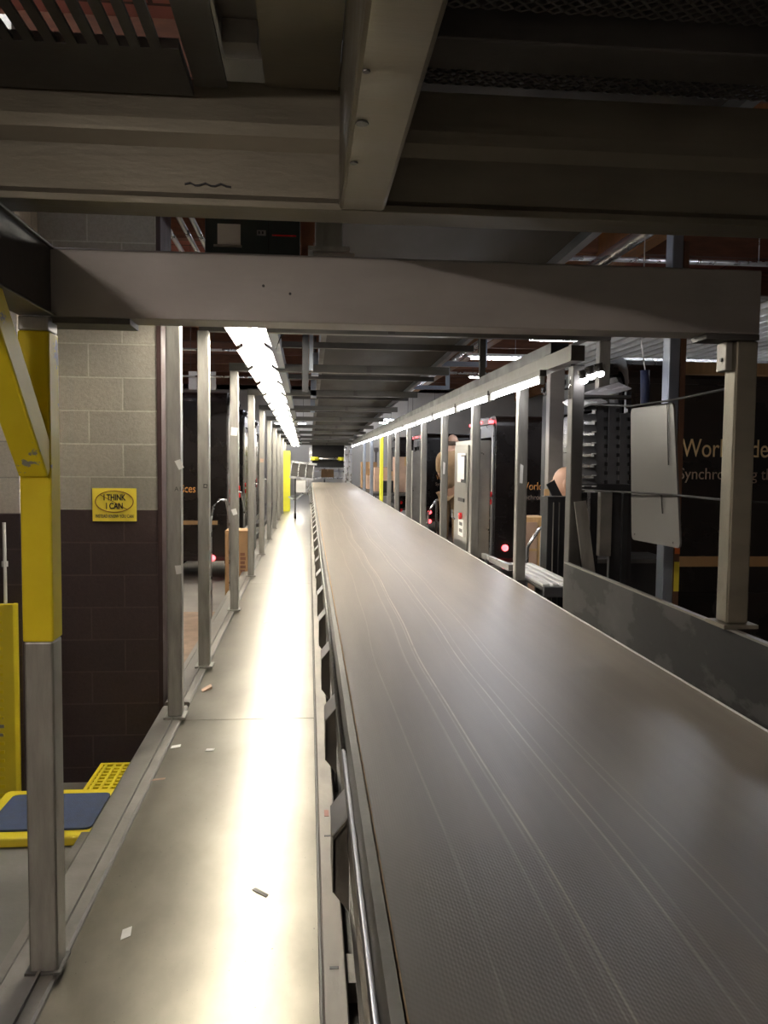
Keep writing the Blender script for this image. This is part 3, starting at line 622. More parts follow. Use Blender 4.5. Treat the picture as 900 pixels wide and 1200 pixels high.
# ---------------------------------------------------------------- vans
def van(x, y0, d, zt, lab, lines=True, lit=True, wd=2.15, L=6.2, ts=1.0, stripe=None, door=True, tz=None, ins=.42, m1='gold', trim='vangrey', right=False, lampz=(.05, -.2), bump=.25):
    """x: rear face, d: +1 when the van points to +x, -1 to -x; y0: side facing the camera"""
    v = thing('delivery_van', lab, 'van', (x+d*L/2, y0+wd/2, G))
    zb = G+.42; y1 = y0+wd
    def X(a): return x+d*a
    out = rrect(y0, y1, zb, zt, .16, 5, (0, 1, 1, 0)); inn = rrect(y0+.06, y1-.06, zb+.06, zt-.10, .12, 5, (0, 1, 1, 0))
    MB().ring(out, inn, 0, X(0), X(L)).build('body', 'van', v)
    MB().prism(inn, 0, X(L-.3), X(L-.2)).build('bulkhead', 'van', v)
    ro = rrect(y0-.012, y1+.012, zt-.10, zt+.012, .05, 3, (0, 1, 1, 0))
    MB().ring(rrect(y0+.10, y1-.10, zb+.02, zt-.14, .08, 4), rrect(y0+.22, y1-.22, zb+.12, zt-.35, .06, 4), 0, X(-.03), X(.0)).build('door_surround', trim, v)
    MB().box(min(X(0), X(L)), max(X(0), X(L)), y0-.012, y0-.001, zt-.20, zt-.175).build('roof_gutter', 'van', v)
    MB().box(min(X(-.06), X(-.001)), max(X(-.06), X(-.001)), y0+.3, y1-.3, zt-.13, zt-.03).build('header_panel', trim, v)
    for k in range(3):
        MB().box(min(X(-.075), X(-.061)), max(X(-.075), X(-.061)), y0+.85+.2*k, y0+.93+.2*k, zt-.10, zt-.06).build('marker_lamp', 'redlit' if lit else 'van', v)
    for yy in (y0+.2, y1-.28):
        MB().box(min(X(-.075), X(-.001)), max(X(-.075), X(-.001)), yy, yy+.08, zt-.12, zt-.07).build('marker_lamp', 'redlit' if lit else 'van', v)
    MB().box(min(X(-bump), X(.05)), max(X(-bump), X(.05)), y0+.05, y1-.05, zb-.12, zb-.02).build('rear_bumper', 'darksteel', v, bev=.01)
    if door:
        n = 12; mb = MB(); h = (zt-.35-zb-.14)/n
        for k in range(n): mb.box(min(X(.01), X(.03)), max(X(.01), X(.03)), y0+.225, y1-.225, zb+.13+h*k, zb+.125+h*(k+1))
        mb.build('roller_door', 'van', v)
    for z in (.93, .80):
        for yy in (y0+.16, y1-.16):
            c = Vector((X(-.03), yy, z)); MB().tube([c, c+Vector((-d*.02, 0, 0))], .045, 14).build('tail_lamp', 'red', v)
    for z in lampz:
        c = Vector((X(.18), y0-.001, z)); MB().tube([c, c+Vector((0, -.025, 0))], .055, 16).build('side_lamp', 'redlit' if lit else 'red', v)
    for a in (1.2, L-1.1):
        for yy in (y0+.02, y1-.24):
            w_ = MB().tube([(X(a), yy, G+.40), (X(a), yy+.22, G+.40)], .40, 24).build('wheel', 'blackrub', v)
            MB().tube([(X(a), yy-.012, G+.40), (X(a), yy+.01, G+.40)], .2, 16).build('hub', 'vangrey', w_)
    MB().box(min(X(.0), X(L)), max(X(.0), X(L)), y0+.25, y1-.25, zb-.10, zb).build('chassis', 'darksteel', v)
    MB().box(min(X(0), X(L)), max(X(0), X(L)), y0-.02, y0-.001, .53, .56).build('rub_rail', 'van', v)
    if stripe:
        MB().box(min(X(.15), X(L-.3)), max(X(.15), X(L-.3)), y0-.004, y0-.001, stripe[0], stripe[1]).build('stripe', 'tanstripe', v)
    if lines:
        if not right:
            text(v, 'lettering', 'Worldwide Services', m1, (X(ins), y0-.003, tz), .185*ts, ref='Worl', refw=.30*ts)
            text(v, 'small_lettering', 'Synchronizing the world of commerce', 'dimg', (X(ins-.02), y0-.003, tz-.16*ts), .115*ts, ref='Synchr', refw=.285*ts)
        else:
            text(v, 'lettering', 'Worldwide Services', m1, (X(ins), y0-.003, tz), .185*ts, ref='Worl', refw=.30*ts, align='RIGHT')
    return v
van(2.24, 5.70, 1, at(800, 417, 5.7).z, 'near right dark brown van with gold lettering behind the near post', tz=at(800, 535, 5.7).z, stripe=(at(820, 664, 5.7).z, at(820, 652, 5.7).z), lit=False, m1='paleg', ins=at(799, 520, 5.7).x-2.24, lampz=(), bump=.05, trim='struts')
van(at(580, 600, 13.5).x, 13.5, 1, at(590, 487, 13.5).z, 'middle right dark brown van with red lamps lit, behind the plywood cabinet', tz=at(612, 574, 13.5).z, ins=.42, door=False, lampz=(at(590, 642, 13.5).z, at(590, 663, 13.5).z))
van(3.15, 22.6, 1, at(510, 508, 22.6).z, 'far right dark brown van seen between the grey posts', tz=at(512, 562, 22.6).z, ins=.35, door=False)
van(2.9, 27.5, 1, 2.25, 'farthest right dark brown van near the stacked boxes', lines=False, door=True, lit=False)
van(-1.33, 13.7, -1, at(240, 459, 13.7).z, 'nearest left dark brown van with gold lettering, beyond the block wall', tz=at(225, 577, 13.7).z, right=True, ins=.5, stripe=(at(230, 615, 13.7).z, at(230, 610, 13.7).z), lit=False, lampz=())
van(-1.36, 17.4, -1, 2.5, 'second left dark brown van beyond the lettered one', lines=False, lit=False, stripe=(.75, .8))
van(-1.36, 21.0, -1, 2.45, 'third left dark brown van, partly behind the far left posts', lines=False, lit=False)
# red reflector on the nearest left van, its glow put in by emission
for o in list(COL.objects):
    if o.get('label', '').startswith('nearest left dark'):
        c = at(249, 654, 13.69); MB().tube([(c.x, 13.699, c.z), (c.x, 13.67, c.z)], .05, 16).build('reflector', 'redlit', o)

# ---------------------------------------------------------------- stairs and left wall items
sm = thing('step_platform', 'yellow edged step with blue grey mat below the kerb', 'step', (-1.2, 3.7, -.25))
MB().prism(rrect(-1.52, -.875, 3.72, 4.27, .03), 2, -.248, -.205).build('yellow_rim', 'yellow', sm, bev=.008)
MB().prism(rrect(-1.46, -.985, 3.79, 4.19, .03), 2, -.205, -.195).build('mat', 'blue', sm)
gs = thing('grating_step', 'yellow slotted grating tread next to the block wall', 'step', (-1.05, 4.5, -.35))
mb = MB(); mb.box(-1.235, -.88, 4.40, 4.43, -.39, -.34); mb.box(-1.235, -.88, 4.97, 5.0, -.39, -.34); mb.box(-1.235, -1.215, 4.43, 4.97, -.39, -.34)
mb.build('frame', 'yellow', gs)
mb = MB()
for k in range(11):
    y = 4.445+.048*k; mb.box(-1.215, -.88, y, y+.022, -.37, -.345)
for k in range(7): mb.box(-1.205+.05*k, -1.190+.05*k, 4.43, 4.97, -.368, -.340)
mb.build('grating', 'yellow', gs)
mb = MB()
for x in (-1.22, -.9):
    for y in (4.42, 4.96): mb.box(x, x+.02, y, y+.02, G, -.39)
mb.build('feet', 'darksteel', gs)
cg = thing('corner_guard', 'yellow steel guard at the foot of the left wall pier', 'corner guard', (-1.8, 4.78, G))
MB().prism([(-2.2, 4.80), (-1.66, 4.80), (-1.645, 4.815), (-1.645, 4.845), (-1.67, 4.845), (-1.67, 4.835), (-2.2, 4.835)], 2, G, .66).build('plate', 'yellow', cg, bev=.004)
mb = MB()
for k in range(22): mb.box(-1.90, -1.72, 4.797, 4.8, G+.1+.05*k, G+.118+.05*k)
mb.build('worn_slots', 'chipped', cg)
c1 = at(0, 0, 4.8)
wp = thing('white_pipe', 'thin white conduit on the left wall pier', 'conduit', (-1.71, 4.82, .5))
MB().tube([(-1.71, 4.83, .66), (-1.71, 4.83, 1.12)], .010).build('pipe', 'whitepaint', wp)
MB().tube([(-1.71, 4.83, .87), (-1.71, 4.83, .90)], .018).build('coupling', 'whitepaint', wp)
sn = thing('wall_sign', 'yellow sign reading I THINK I CAN crossed out, on the block wall', 'sign', (-1.22, 5.23, 1.2))
a = at(108, 572, 5.23); b = at(160, 611, 5.23)
x0, x1, z1, z0 = a.x, b.x, a.z, b.z; cx = (x0+x1)/2; w_ = x1-x0; h_ = z1-z0
MB().box(x0, x1, 5.231, 5.238, z0, z1).build('board', 'yellowtape', sn)
mb = MB(); cz = z0+h_*.60; pts = []
for k in range(41):
    t = 2*PI*k/40; pts.append((cx+w_*.43*math.cos(t), 5.229, cz+h_*.325*math.sin(t)))
mb.tube(pts, .0028, 6); t = math.radians(140)
mb.bar((cx+w_*.43*math.cos(t), 5.229, cz+h_*.325*math.sin(t)), (cx+w_*.43*math.cos(t+PI-.12), 5.229, cz+h_*.325*math.sin(t+PI-.12)), .003, .003)
mb.build('crossed_out_oval', mat('brown marker', (.25, .10, .01), .6), sn)
text(sn, 'lettering', 'I THINK', 'black', (cx, 5.2295, cz+.008), .052, ref='I THINK', refw=w_*.5, align='CENTER', bold=.0012)
text(sn, 'lettering', 'I CAN', 'black', (cx, 5.2295, cz-.045), .052, ref='I THINK', refw=w_*.52, align='CENTER', bold=.0012)
text(sn, 'small_lettering', 'INSTEAD KNOW YOU CAN', 'darksteel', (cx, 5.2295, z0+.022), .030, ref='INSTEAD KNOW YOU CAN', refw=w_*.86, align='CENTER')
# lower floor deck seen between left posts
tag(MB().box(-4, -.90, 7.95, 10.9, G, G+.03).build('plywood_deck', 'plank', loc=(-2, 8, G)), 'worn brown plywood deck on the lower floor behind the near left posts', 'deck')
tag(MB().prism([(-.96, G+.03), (-.90, G+.03), (-.90, -.03), (-.86, -.03), (-.86, -.02), (-.91, -.02), (-.91, G+.04), (-.96, G+.04)], 1, 5.7, 9.5).build('edge_angle', 'rail', loc=(-.9, 5.7, G)), 'grey steel angle edging the plywood deck below the kerb', 'steel angle')
ws = thing('hanging_notice', 'pale blue hanging notice above the nearest left van', 'sign', (-1.6, 12.5, 2.6))
a = at(221, 435, 12.4); b = at(253, 457, 12.4)
MB().box(a.x, b.x, 12.4, 12.41, b.z, a.z).build('sheet', 'white', ws)
mx = (a.x+b.x)/2; mz = (a.z+b.z)/2
MB().prism([(mx-.08, mz-.1), (mx-.02, mz-.1), (mx+.02, mz+.05), (mx-.05, mz+.08)], 1, 12.39, 12.4).build('dark_figure', 'bluesteel', ws)
MB().prism([(mx+.06, mz-.06), (mx+.11, mz-.08), (mx+.12, mz+.02), (mx+.07, mz+.03)], 1, 12.39, 12.4).build('dark_figure', 'bluesteel', ws)
for s in (a.x+.03, b.x-.03): MB().tube([(s, 12.405, a.z), (s, 12.405, 4.9)], .003).build('string', 'darksteel', ws)
# clutter between far left posts
def carton(x, y, z, wx, wy, h, lab, m='card', grp=None, tape=True, nm='cardboard_box'):
    c = thing(nm, lab, 'box', (x, y, z), grp)
    MB().box(x-wx/2, x+wx/2, y-wy/2, y+wy/2, z, z+h).build('carton', m, c, bev=.006)
    if tape:
        MB().box(x-.025, x+.025, y-wy/2-.002, y+wy/2, z+h, z+h+.002).build('tape', 'ply', c)
        MB().box(x-.025, x+.025, y-wy/2-.002, y-wy/2, z+h*.75, z+h).build('tape_end', 'ply', c)
    return c
c = carton(at(284, 650, 10.9).x-.07, 11.05, G, .30, .4, at(284, 622, 10.85).z-G, 'brown cardboard carton standing beyond the third left post')
mbp = at(286, 660, 10.84)
mb = MB()
for k in range(6): mb.box(mbp.x-.05, mbp.x+.02-.01*(k % 2), 10.846, 10.848, mbp.z-.18+.055*k, mbp.z-.14+.055*k)
mb.build('faded_print', 'joist', c)
for i, Y in enumerate((9.9, 12.2, 16.2, 19.8)):
    r = thing('bent_handrail', f'bent pale steel handrail behind the left posts, {NTH[i]} beyond the block wall', 'handrail', (-1.0, Y, G))
    MB().tube([(-1.15, Y, G), (-1.15, Y, .75), (-1.12, Y+.02, .92), (-1.05, Y+.05, 1.0), (-1.0, Y+.3, .98), (-.98, Y+.55, .7), (-.98, Y+.6, G)], .014, 8).build('pipe', 'alu', r, smooth=True)
for i, (x, y, zt, m) in enumerate(((-1.16, 12.9, 2.0, 'card2'), (-1.1, 16.9, 2.1, 'whitepaint'))):
    d = thing('folding_door', f'pale narrow van door leaf standing open behind the left posts, {NTH[i]} beyond the block wall', 'door', (x, y, -.5))
    MB().box(x-.015, x+.015, y, y+.45, -.5, zt).build('leaf', 'vangrey', d, bev=.004)
    MB().box(x+.0155, x+.03, y+.2, y+.28, .9, 1.05).build('handle', 'black', d)
    MB().box(x-.012, x+.012, y+.1, y+.14, G, -.5).build('foot', 'darksteel', d)

# ---------------------------------------------------------------- tipped bin stand at the far left of the belt
ct = thing('bin_stand', 'grey ribbed bin tipped on a wheeled stand straddling the far walkway', 'cart', (-.25, 20.6, 0))
a = at(341, 541, 20.5); b = at(368, 562, 20.5)
mb = MB(); th = math.radians(-6); cx, cz = (a.x+b.x)/2, (a.z+b.z)/2; hw, hh = (b.x-a.x)/2, (a.z-b.z)/2-.03
def rt(u, v, y): return (cx+u*math.cos(th)-v*math.sin(th), y, cz+u*math.sin(th)+v*math.cos(th))
mb.hexa([rt(-hw, -hh, 20.5), rt(hw, -hh, 20.5), rt(hw, -hh, 21.1), rt(-hw, -hh, 21.1), rt(-hw, hh, 20.5), rt(hw, hh, 20.5), rt(hw, hh, 21.1), rt(-hw, hh, 21.1)])
mb.build('bin', 'darksteel', ct, bev=.02)
for k, u in enumerate((-hw, -hw*.35, hw*.3, hw*.93)):
    MB().bar(rt(u, -hh, 20.48), rt(u, hh, 20.48), .022, .03, (0, 1, 0)).build('rib', 'alu', ct)
MB().bar(rt(-hw-.02, hh, 20.48), rt(hw+.05, hh, 20.48), .03, .05).build('rim', 'alu', ct)
MB().bar(rt(-hw-.02, -hh, 20.48), rt(hw, -hh, 20.48), .03, .05).build('lower_rim', 'alu', ct)
c1 = at(347, 563, 20.45); c2 = at(358, 577, 20.45)
MB().box(c1.x, c2.x, 20.45, 20.47, c2.z, c1.z).build('white_panel', 'whitepaint', ct)
j = at(346, 586, 20.6); k = at(364, 570, 20.6); h = at(338, 582, 20.6)
MB().bar(j, k, .03, .04).build('strut', 'alu', ct); MB().bar(h, j, .03, .04).build('strut', 'alu', ct)
MB().bar(k, (k.x, 20.6, cz), .04, .04).build('upright', 'alu', ct)
MB().bar((j.x, 20.6, .14), (j.x, 20.6, cz-.1), .04, .04).build('upright', 'darksteel', ct)
MB().tube([(j.x-.03, 20.6, .07), (j.x+.03, 20.6, .07)], .07, 14).build('caster', 'blackrub', ct)
# ---------------------------------------------------------------- far end of the belt
fe = thing('far_gate', 'black curtained frame with yellow tipped roller over the far end of the belt', 'gate frame', (.6, 28, -.3))
Y = 28.; a = at(366, 526, Y); b = at(403, 548, Y)
mb = MB()
for k in range(10):
    u0 = a.x+(b.x-a.x)*k/10; mb.box(u0-.01, u0+(b.x-a.x)/10+.01, Y+.02*(k % 2), Y+.02*(k % 2)+.01, b.z, a.z+.15)
mb.build('curtain', 'curtain', fe)
r0 = at(366, 537.5, Y-.2)
MB().tube([(a.x+.15, Y-.12, r0.z), (b.x-.15, Y-.12, r0.z)], .04, 10).build('roller', 'alu', fe, smooth=True)
for x0, x1 in ((a.x-.05, a.x+.2), (b.x-.2, b.x+.02)): MB().tube([(x0, Y-.12, r0.z), (x1, Y-.12, r0.z)], .065, 10).build('yellow_end_cap', 'neon', fe, smooth=True)
for x in (a.x-.1, b.x+.05): MB().box(x, x+.1, Y, Y+.1, -.55, a.z+.1).build('upright', 'alu', fe)
MB().box(a.x-.1, b.x+.15, Y, Y+.1, a.z+.15, a.z+.27).build('header', 'darksteel', fe)
for i, x in enumerate((403, 409)):
    q = at(x, 550, 26.2); post(q.x, q.x+.09, 26.2, 26.3, -.3, 1.85, ('left' if i == 0 else 'right')+' one of two pale steel posts at the far end of the belt', 'alu')
tb = thing('far_table', 'pale metal table with crossbars past the far end of the belt', 'table', (.6, 33, -.55))
MB().box(-.1, 1.5, 33, 33.8, .68, .75).build('table_top', 'alu', tb)
for x in (-.08, 1.42): MB().box(x, x+.06, 33.05, 33.11, G, .68).build('leg', 'alu', tb)
MB().box(-.1, 1.5, 33.6, 33.66, .95, 1.02).build('back_rail', 'alu', tb)
for x in (.05, 1.2): MB().box(x, x+.06, 33.6, 33.66, .75, 1.25).build('rail_post', 'whitepaint', tb)
carton(.75, 33.3, .75, .5, .3, .32, 'dark brown carton on the far metal table', 'card')
wn = thing('white_notice', 'small white notice on a pole above the far metal table', 'sign', (.65, 34.2, G))
MB().box(.45, .85, 34.2, 34.22, 1.1, 1.35).build('sheet', 'white', wn); MB().box(.62, .68, 34.221, 34.26, G, 1.35).build('pole', 'darksteel', wn)
# boxes at far right
def stack(items):
    for x0, x1, y1, y0, Y, m, lab in items:
        a = at(x0, y1, Y); b = at(x1, y0, Y)
        carton((a.x+b.x)/2, Y+.25, b.z, b.x-a.x, .5, a.z-b.z, lab, m)
tb = thing('loading_table', 'grey sorting bench holding the far right cartons', 'bench', (2.3, 21.5, -.55))
MB().box(1.5, 2.8, 20.2, 25, .60, .66).build('bench_top', 'darksteel', tb)
for x in (1.55, 2.7):
    for y in (20.3, 22.5, 24.8): MB().box(x, x+.06, y, y+.06, G, .60).build('leg', 'darksteel', tb)
for i, (x, y, w2, d2, h2, m, lab) in enumerate((
        (1.75, 24.2, .45, .4, .75, 'card', 'tall orange brown carton at the far end of the sorting bench'),
        (2.2, 24.2, .4, .4, .60, 'card', 'orange brown carton beside the tall one on the sorting bench'),
        (1.8, 23.3, .35, .35, .38, 'card2', 'small pale carton in front of the tall orange one'),
        (2.3, 23.0, .45, .4, .5, 'card2', 'pale pink carton in the middle of the sorting bench'),
        (1.9, 21.6, .4, .35, .62, 'card2', 'upright pale carton on the middle of the sorting bench'),
        (2.45, 21.2, .55, .5, .9, 'card2', 'large pale pink carton behind the bright yellow right post'),
        (1.95, 20.6, .3, .3, .3, 'black', 'black plastic tote at the near end of the sorting bench'))):
    carton(x, y, .66, w2, d2, h2, lab, m, tape=m != 'black', nm='cardboard_box' if m != 'black' else 'plastic_tote')
ck = thing('wall_clock', 'round pale clock high at the far right', 'clock', at(441, 527, 30))
q = at(441, 527, 30); MB().tube([(q.x, 30, q.z), (q.x, 30.05, q.z)], .09, 20).build('case', 'whitepaint', ck)
MB().bar((q.x, 29.995, q.z), (q.x+.03, 29.995, q.z+.05), .008, .005).build('hand', 'black', ck)
MB().box(q.x-.02, q.x+.02, 30.06, 30.12, G, q.z).build('mounting_pole', 'darksteel', ck)

# ---------------------------------------------------------------- right side equipment
cbn = thing('control_cabinet', 'tall grey steel control cabinet with papers and a red switch, facing the belt', 'cabinet', (1.45, 7.05, -.3))
MB().box(1.375, 1.55, 6.98, 7.72, .66, 1.67).build('cabinet_body', 'vangrey', cbn, bev=.008)
MB().box(1.360, 1.3745, 7.03, 7.67, .71, 1.63).build('door', 'steel', cbn, bev=.006)
MB().box(1.356, 1.3595, 7.12, 7.50, 1.30, 1.56).build('notice', 'white', cbn)
MB().box(1.352, 1.3555, 7.10, 7.30, 1.30, 1.54).build('clipboard', 'black', cbn)
MB().box(1.3485, 1.3515, 7.14, 7.34, 1.33, 1.53).build('clipboard_sheet', 'white', cbn)
MB().box(1.350, 1.3595, 7.15, 7.42, 1.13, 1.16).build('name_plate', 'black', cbn)
MB().tube([(1.359, 7.28, 1.0), (1.335, 7.28, 1.0)], .03, 12).build('red_switch', 'red', cbn)
MB().box(1.356, 1.3595, 7.18, 7.42, .82, .97).build('warning_label', 'white', cbn)
for z in (.87, .93): MB().box(1.3545, 1.356, 7.22, 7.36, z-.015, z+.015).build('label_symbol', 'darksteel', cbn)
MB().tube([(1.359, 7.6, .95), (1.33, 7.6, .97), (1.33, 7.6, 1.04)], .01).build('handle', 'alu', cbn)
for y in (7.0, 7.66): MB().box(1.44, 1.49, y, y+.05, -.3, .66).build('leg', 'darksteel', cbn)
# second distant cabinet
c2 = thing('control_cabinet', 'narrow white cabinet farther along between the right posts', 'cabinet', (1.45, 11.3, -.3))
MB().box(1.385, 1.55, 11.05, 11.75, .6, 1.62).build('cabinet_body', 'vangrey', c2, bev=.008)
MB().box(1.380, 1.3845, 11.15, 11.6, 1.2, 1.5).build('notice', 'white', c2)
for y in (11.1, 11.65): MB().box(1.44, 1.49, y, y+.05, -.3, .6).build('leg', 'darksteel', c2)
# open doors beside vans
for i, (x, y, L, z0, z1, lab) in enumerate(((2.62, 12.7, .7, -.05, 1.98, 'open black van door with latch bars beside the middle right van'),
                                            (2.92, 21.7, .6, -.05, 2.0, 'open black van door beside the far right van'))):
    d = thing('open_door', lab, 'door', (x, y, z0))
    MB().box(x, x+.04, y, y+L, z0, z1).build('leaf', 'greyplastic', d, bev=.005)
    MB().box(x-.012, x, y+.05, y+.09, z0, z1).build('edge_trim', 'vangrey', d)
    for z in (.3, .95, 1.5, 1.75): MB().box(x-.05, x-.001, y+L*.3, y+L*.5, z, z+.09).build('latch', 'black', d)
    for q in (y+.05, y+L-.1): MB().box(x, x+.04, q, q+.05, G, z0).build('hinge_post', 'darksteel', d)
# plywood cabinet
pc = thing('plywood_cabinet', 'pale plywood cabinet standing behind the bent handrail', 'cabinet', (1.75, 6.45, -.3))
a = at(613, 606, 6.45); b = at(641, 606, 6.45); dv = at(630, 606, 6.45).x
MB().box(a.x, b.x, 6.45, 6.7, -.3, a.z).build('carcass', 'ply', pc, bev=.004)
MB().box(a.x+.01, dv-.004, 6.435, 6.449, -.25, a.z-.04).build('panel', 'card2', pc)
MB().box(dv+.004, b.x-.005, 6.435, 6.449, -.25, a.z-.02).build('door', 'ply', pc)
MB().box(a.x, dv, 6.43, 6.4495, .78, .80).build('shelf_edge', 'ply', pc)
MB().box(at(637, 600, 6.45).x, b.x+.01, 6.43, 6.449, .3, at(637, 573, 6.45).z).build('tall_board', 'ply', pc)
# bent handrails
def hrail(Y, pts, lab):
    r = thing('bent_handrail', lab, 'handrail', (at(pts[0][0], pts[0][1], Y).x, Y, -.3))
    P = [at(x, y, Y) for x, y in pts]; P = [Vector((P[0].x, Y, -.3))]+P+[P[-1]+Vector((.0, .10, 0)), Vector((P[-1].x, Y+.14, -.3))]
    MB().tube(P, .013 if Y < 9 else .016, 8).build('pipe', 'alu', r, smooth=True)
hrail(5.85, [(617, 668), (618, 642), (623, 633), (632, 620), (640, 618)], 'bent steel handrail in front of the plywood cabinet')
hrail(9.0, [(556, 640), (557, 624), (562, 615), (569, 607), (573, 607)], 'bent steel handrail beside the middle right van')
hrail(12.0, [(501, 612), (502, 601), (506, 594), (511, 586), (513, 586)], 'bent steel handrail in front of the far right van')
# roller shelf
rs = thing('roller_shelf', 'ribbed aluminium shelf projecting beside the belt at the end of the side guard', 'shelf', (1.5, 4.6, -.3))
MB().box(1.37, 1.60, 4.72, 5.75, .735, .755).build('frame', 'darksteel', rs, bev=.005)
for k in range(4):
    x = 1.375+.057*k; MB().box(x, x+.042, 4.73, 5.74, .755, .775).build('rib', 'board2', rs, bev=.006)
MB().box(1.37, 1.60, 4.69, 4.719, .70, .765).build('front_lip', 'greyplastic', rs, bev=.006)
MB().bar((1.335, 6.2, .77), (1.335, 5.35, .79), .03, .04).build('guide_bar', 'vangrey', rs)
for x in (1.42, 1.55):
    for y in (4.8, 5.5): MB().box(x, x+.03, y, y+.03, -.3, .735).build('leg', 'darksteel', rs)
# tray rack
rk = thing('tray_rack', 'black frame rack holding dark plastic trays and ribbed bars behind the side guard', 'rack', (1.6, 4.5, -.3))
def bx(x0, y1, x1, y0, Y, t, nm, m, bev=0):
    a = at(x0, y1, Y); b = at(x1, y0, Y); return MB().box(a.x, b.x, Y, Y+t, b.z, a.z).build(nm, m, rk, bev=bev)
YR = 4.55
for k in range(8):
    y = 472+12.6*k
    a = at(675, y, YR); b = at(697, y+10, YR)
    MB().prism([(YR-.05, b.z), (YR+.02, b.z+.008), (YR+.02, a.z), (YR, a.z)], 0, a.x, b.x).build('tray', 'greyplastic', rk, bev=.004)
    MB().box(b.x-.035, b.x-.012, YR-.055, YR-.05, b.z, b.z+.006).build('tray_clip', 'white', rk)
    MB().box(a.x+.01, a.x+.03, YR-.055, YR-.05, b.z, b.z+.006).build('tray_clip', 'white', rk)
for x0, x1, y1 in ((698, 710, 468), (713, 724, 472), (726, 737, 484)):
    bx(x0, y1, x1, 570, YR, .06, 'ribbed_bar', 'greyplastic', .006)
    for k in range(9):
        a = at(x1, 480+10.5*k, YR-.012); MB().box(a.x-.006, a.x+.010, YR-.012, YR+.03, a.z-.014, a.z+.006).build('bar_tooth', 'black', rk)
bx(721, 492, 725, 520, YR+.07, .01, 'white_slot', 'white')
for k in range(5):
    for xx, y0 in ((711.5, 495), (725, 530)):
        if xx == 711.5 or k < 3: bx(xx-1.2, y0+11*k, xx+1.2, y0+2.5+11*k, YR+.065, .004, 'white_gap_fill', 'white')  # white pieces stand in for bright gaps between the bars
bx(672, 567, 740, 576, YR-.04, .08, 'lower_rail', 'black', .004)
bx(672, 462, 740, 467, YR-.02, .1, 'upper_rail', 'darksteel', .004)
bx(675, 577, 699, 700, YR+.1, .03, 'curtain', 'curtain'); bx(716, 577, 738, 700, YR+.1, .03, 'curtain', 'curtain')
bx(704, 577, 716, 652, YR, .05, 'grey_panel', 'rail', .004)
bx(689, 577, 690.5, 640, YR, .01, 'chain', 'alu')
bx(686, 575, 697, 577, YR-.06, .01, 'white_strip', 'white')
for x in (674, 736):
    a = at(x, 600, YR); MB().box(a.x-.01, a.x+.02, YR+.05, YR+.08, -.3, 1.9).build('rack_upright', 'black', rk)
# clear bent shades above the rack
sh = thing('plastic_guard', 'pair of bent clear plastic sheets lying on top of the tray rack', 'plastic sheet', (1.6, 4.5, 1.9))
for (xa, ya, xb, yb, xc, yc, dY) in ((675, 478, 705, 466, 740, 456, 0), (672, 480, 690, 474, 712, 472, -.12)):
    A, B, C = at(xa, ya, YR+dY), at(xb, yb, YR+dY), at(xc, yc, YR+dY)
    mb = MB()
    for p, q in ((A, B), (B, C)):
        e = Vector((0, .2, .05)); n = Vector((0, 0, .006))
        mb.hexa([p, q, q+e, p+e, p+n, q+n, q+e+n, p+e+n])
    mb.build('sheet', 'glass', sh)
# black backdrop panels below rack: folded van step / equipment
bk = thing('black_locker', 'black equipment locker with vertical seams between the plywood cabinet and the rack', 'locker', (1.8, 5.2, -.3))
a = at(642, 582, 5.6); b = at(676, 582, 5.6)
MB().box(a.x, b.x, 5.6, 5.75, -.3, a.z).build('body', 'black', bk, bev=.004)
for x in (648, 655, 668): c = at(x, 600, 5.595); MB().box(c.x, c.x+.006, 5.59, 5.599, -.1, a.z-.04).build('seam', 'rail' if x == 648 else 'darksteel', bk)
b2 = thing('black_locker', 'low dark equipment chest behind the tray rack curtain', 'locker', (2.0, 5.1, -.3))
a = at(690, 640, 5.1); b = at(790, 640, 5.1)
MB().box(a.x, b.x, 5.1, 5.5, -.3, at(700, 655, 5.1).z).build('body', 'black', b2, bev=.004)
MB().box(a.x, b.x, 5.09, 5.0995, at(700, 660, 5.1).z, at(700, 655, 5.1).z).build('rim', 'darksteel', b2)
# lamp bulbs at the end of the right rail
eb = thing('work_lamp', 'cluster of three lit round work lamps at the near end of the right rail', 'lamp', (1.4, 3.95, 1.9))
for i, (x, y) in enumerate(((684, 446), (693, 441), (703, 438))):
    c = at(x, y, 4.0); MB().ball(c, .022, .022, .016).build('bulb', 'tubeR', eb, smooth=True)
    MB().tube([c+Vector((0, 0, .01)), c+Vector((-.01, 0, .05))], .02, 10).build('lamp_shade', 'darksteel', eb)
c = at(690, 432, 4.0); MB().bar(at(678, 437, 4.0), at(708, 429, 4.0), .03, .02).build('bracket', 'rail', eb)
jr = thing('glass_jar', 'small empty clear jar hanging below the work lamps', 'jar', at(672, 468, 4.1))
c = at(672, 468, 4.1)
gm, gnt, gb = nodes('clear glass'); gb.inputs['Transmission Weight'].default_value = 1; gb.inputs['Roughness'].default_value = .05
MB().tube([c+Vector((0, 0, -.0)), c+Vector((0, 0, .005)), c+Vector((0, 0, .08)), c+Vector((0, 0, .10))], [.018, .026, .026, .018], 14).build('glass_body', gm, jr, smooth=True)
MB().tube([c+Vector((0, 0, .10)), c+Vector((0, 0, .115))], .02, 14).build('cap', 'alu', jr)
MB().tube([c+Vector((0, 0, .115)), c+Vector((-.02, 0, .20))], .003, 6).build('wire', 'darksteel', jr)
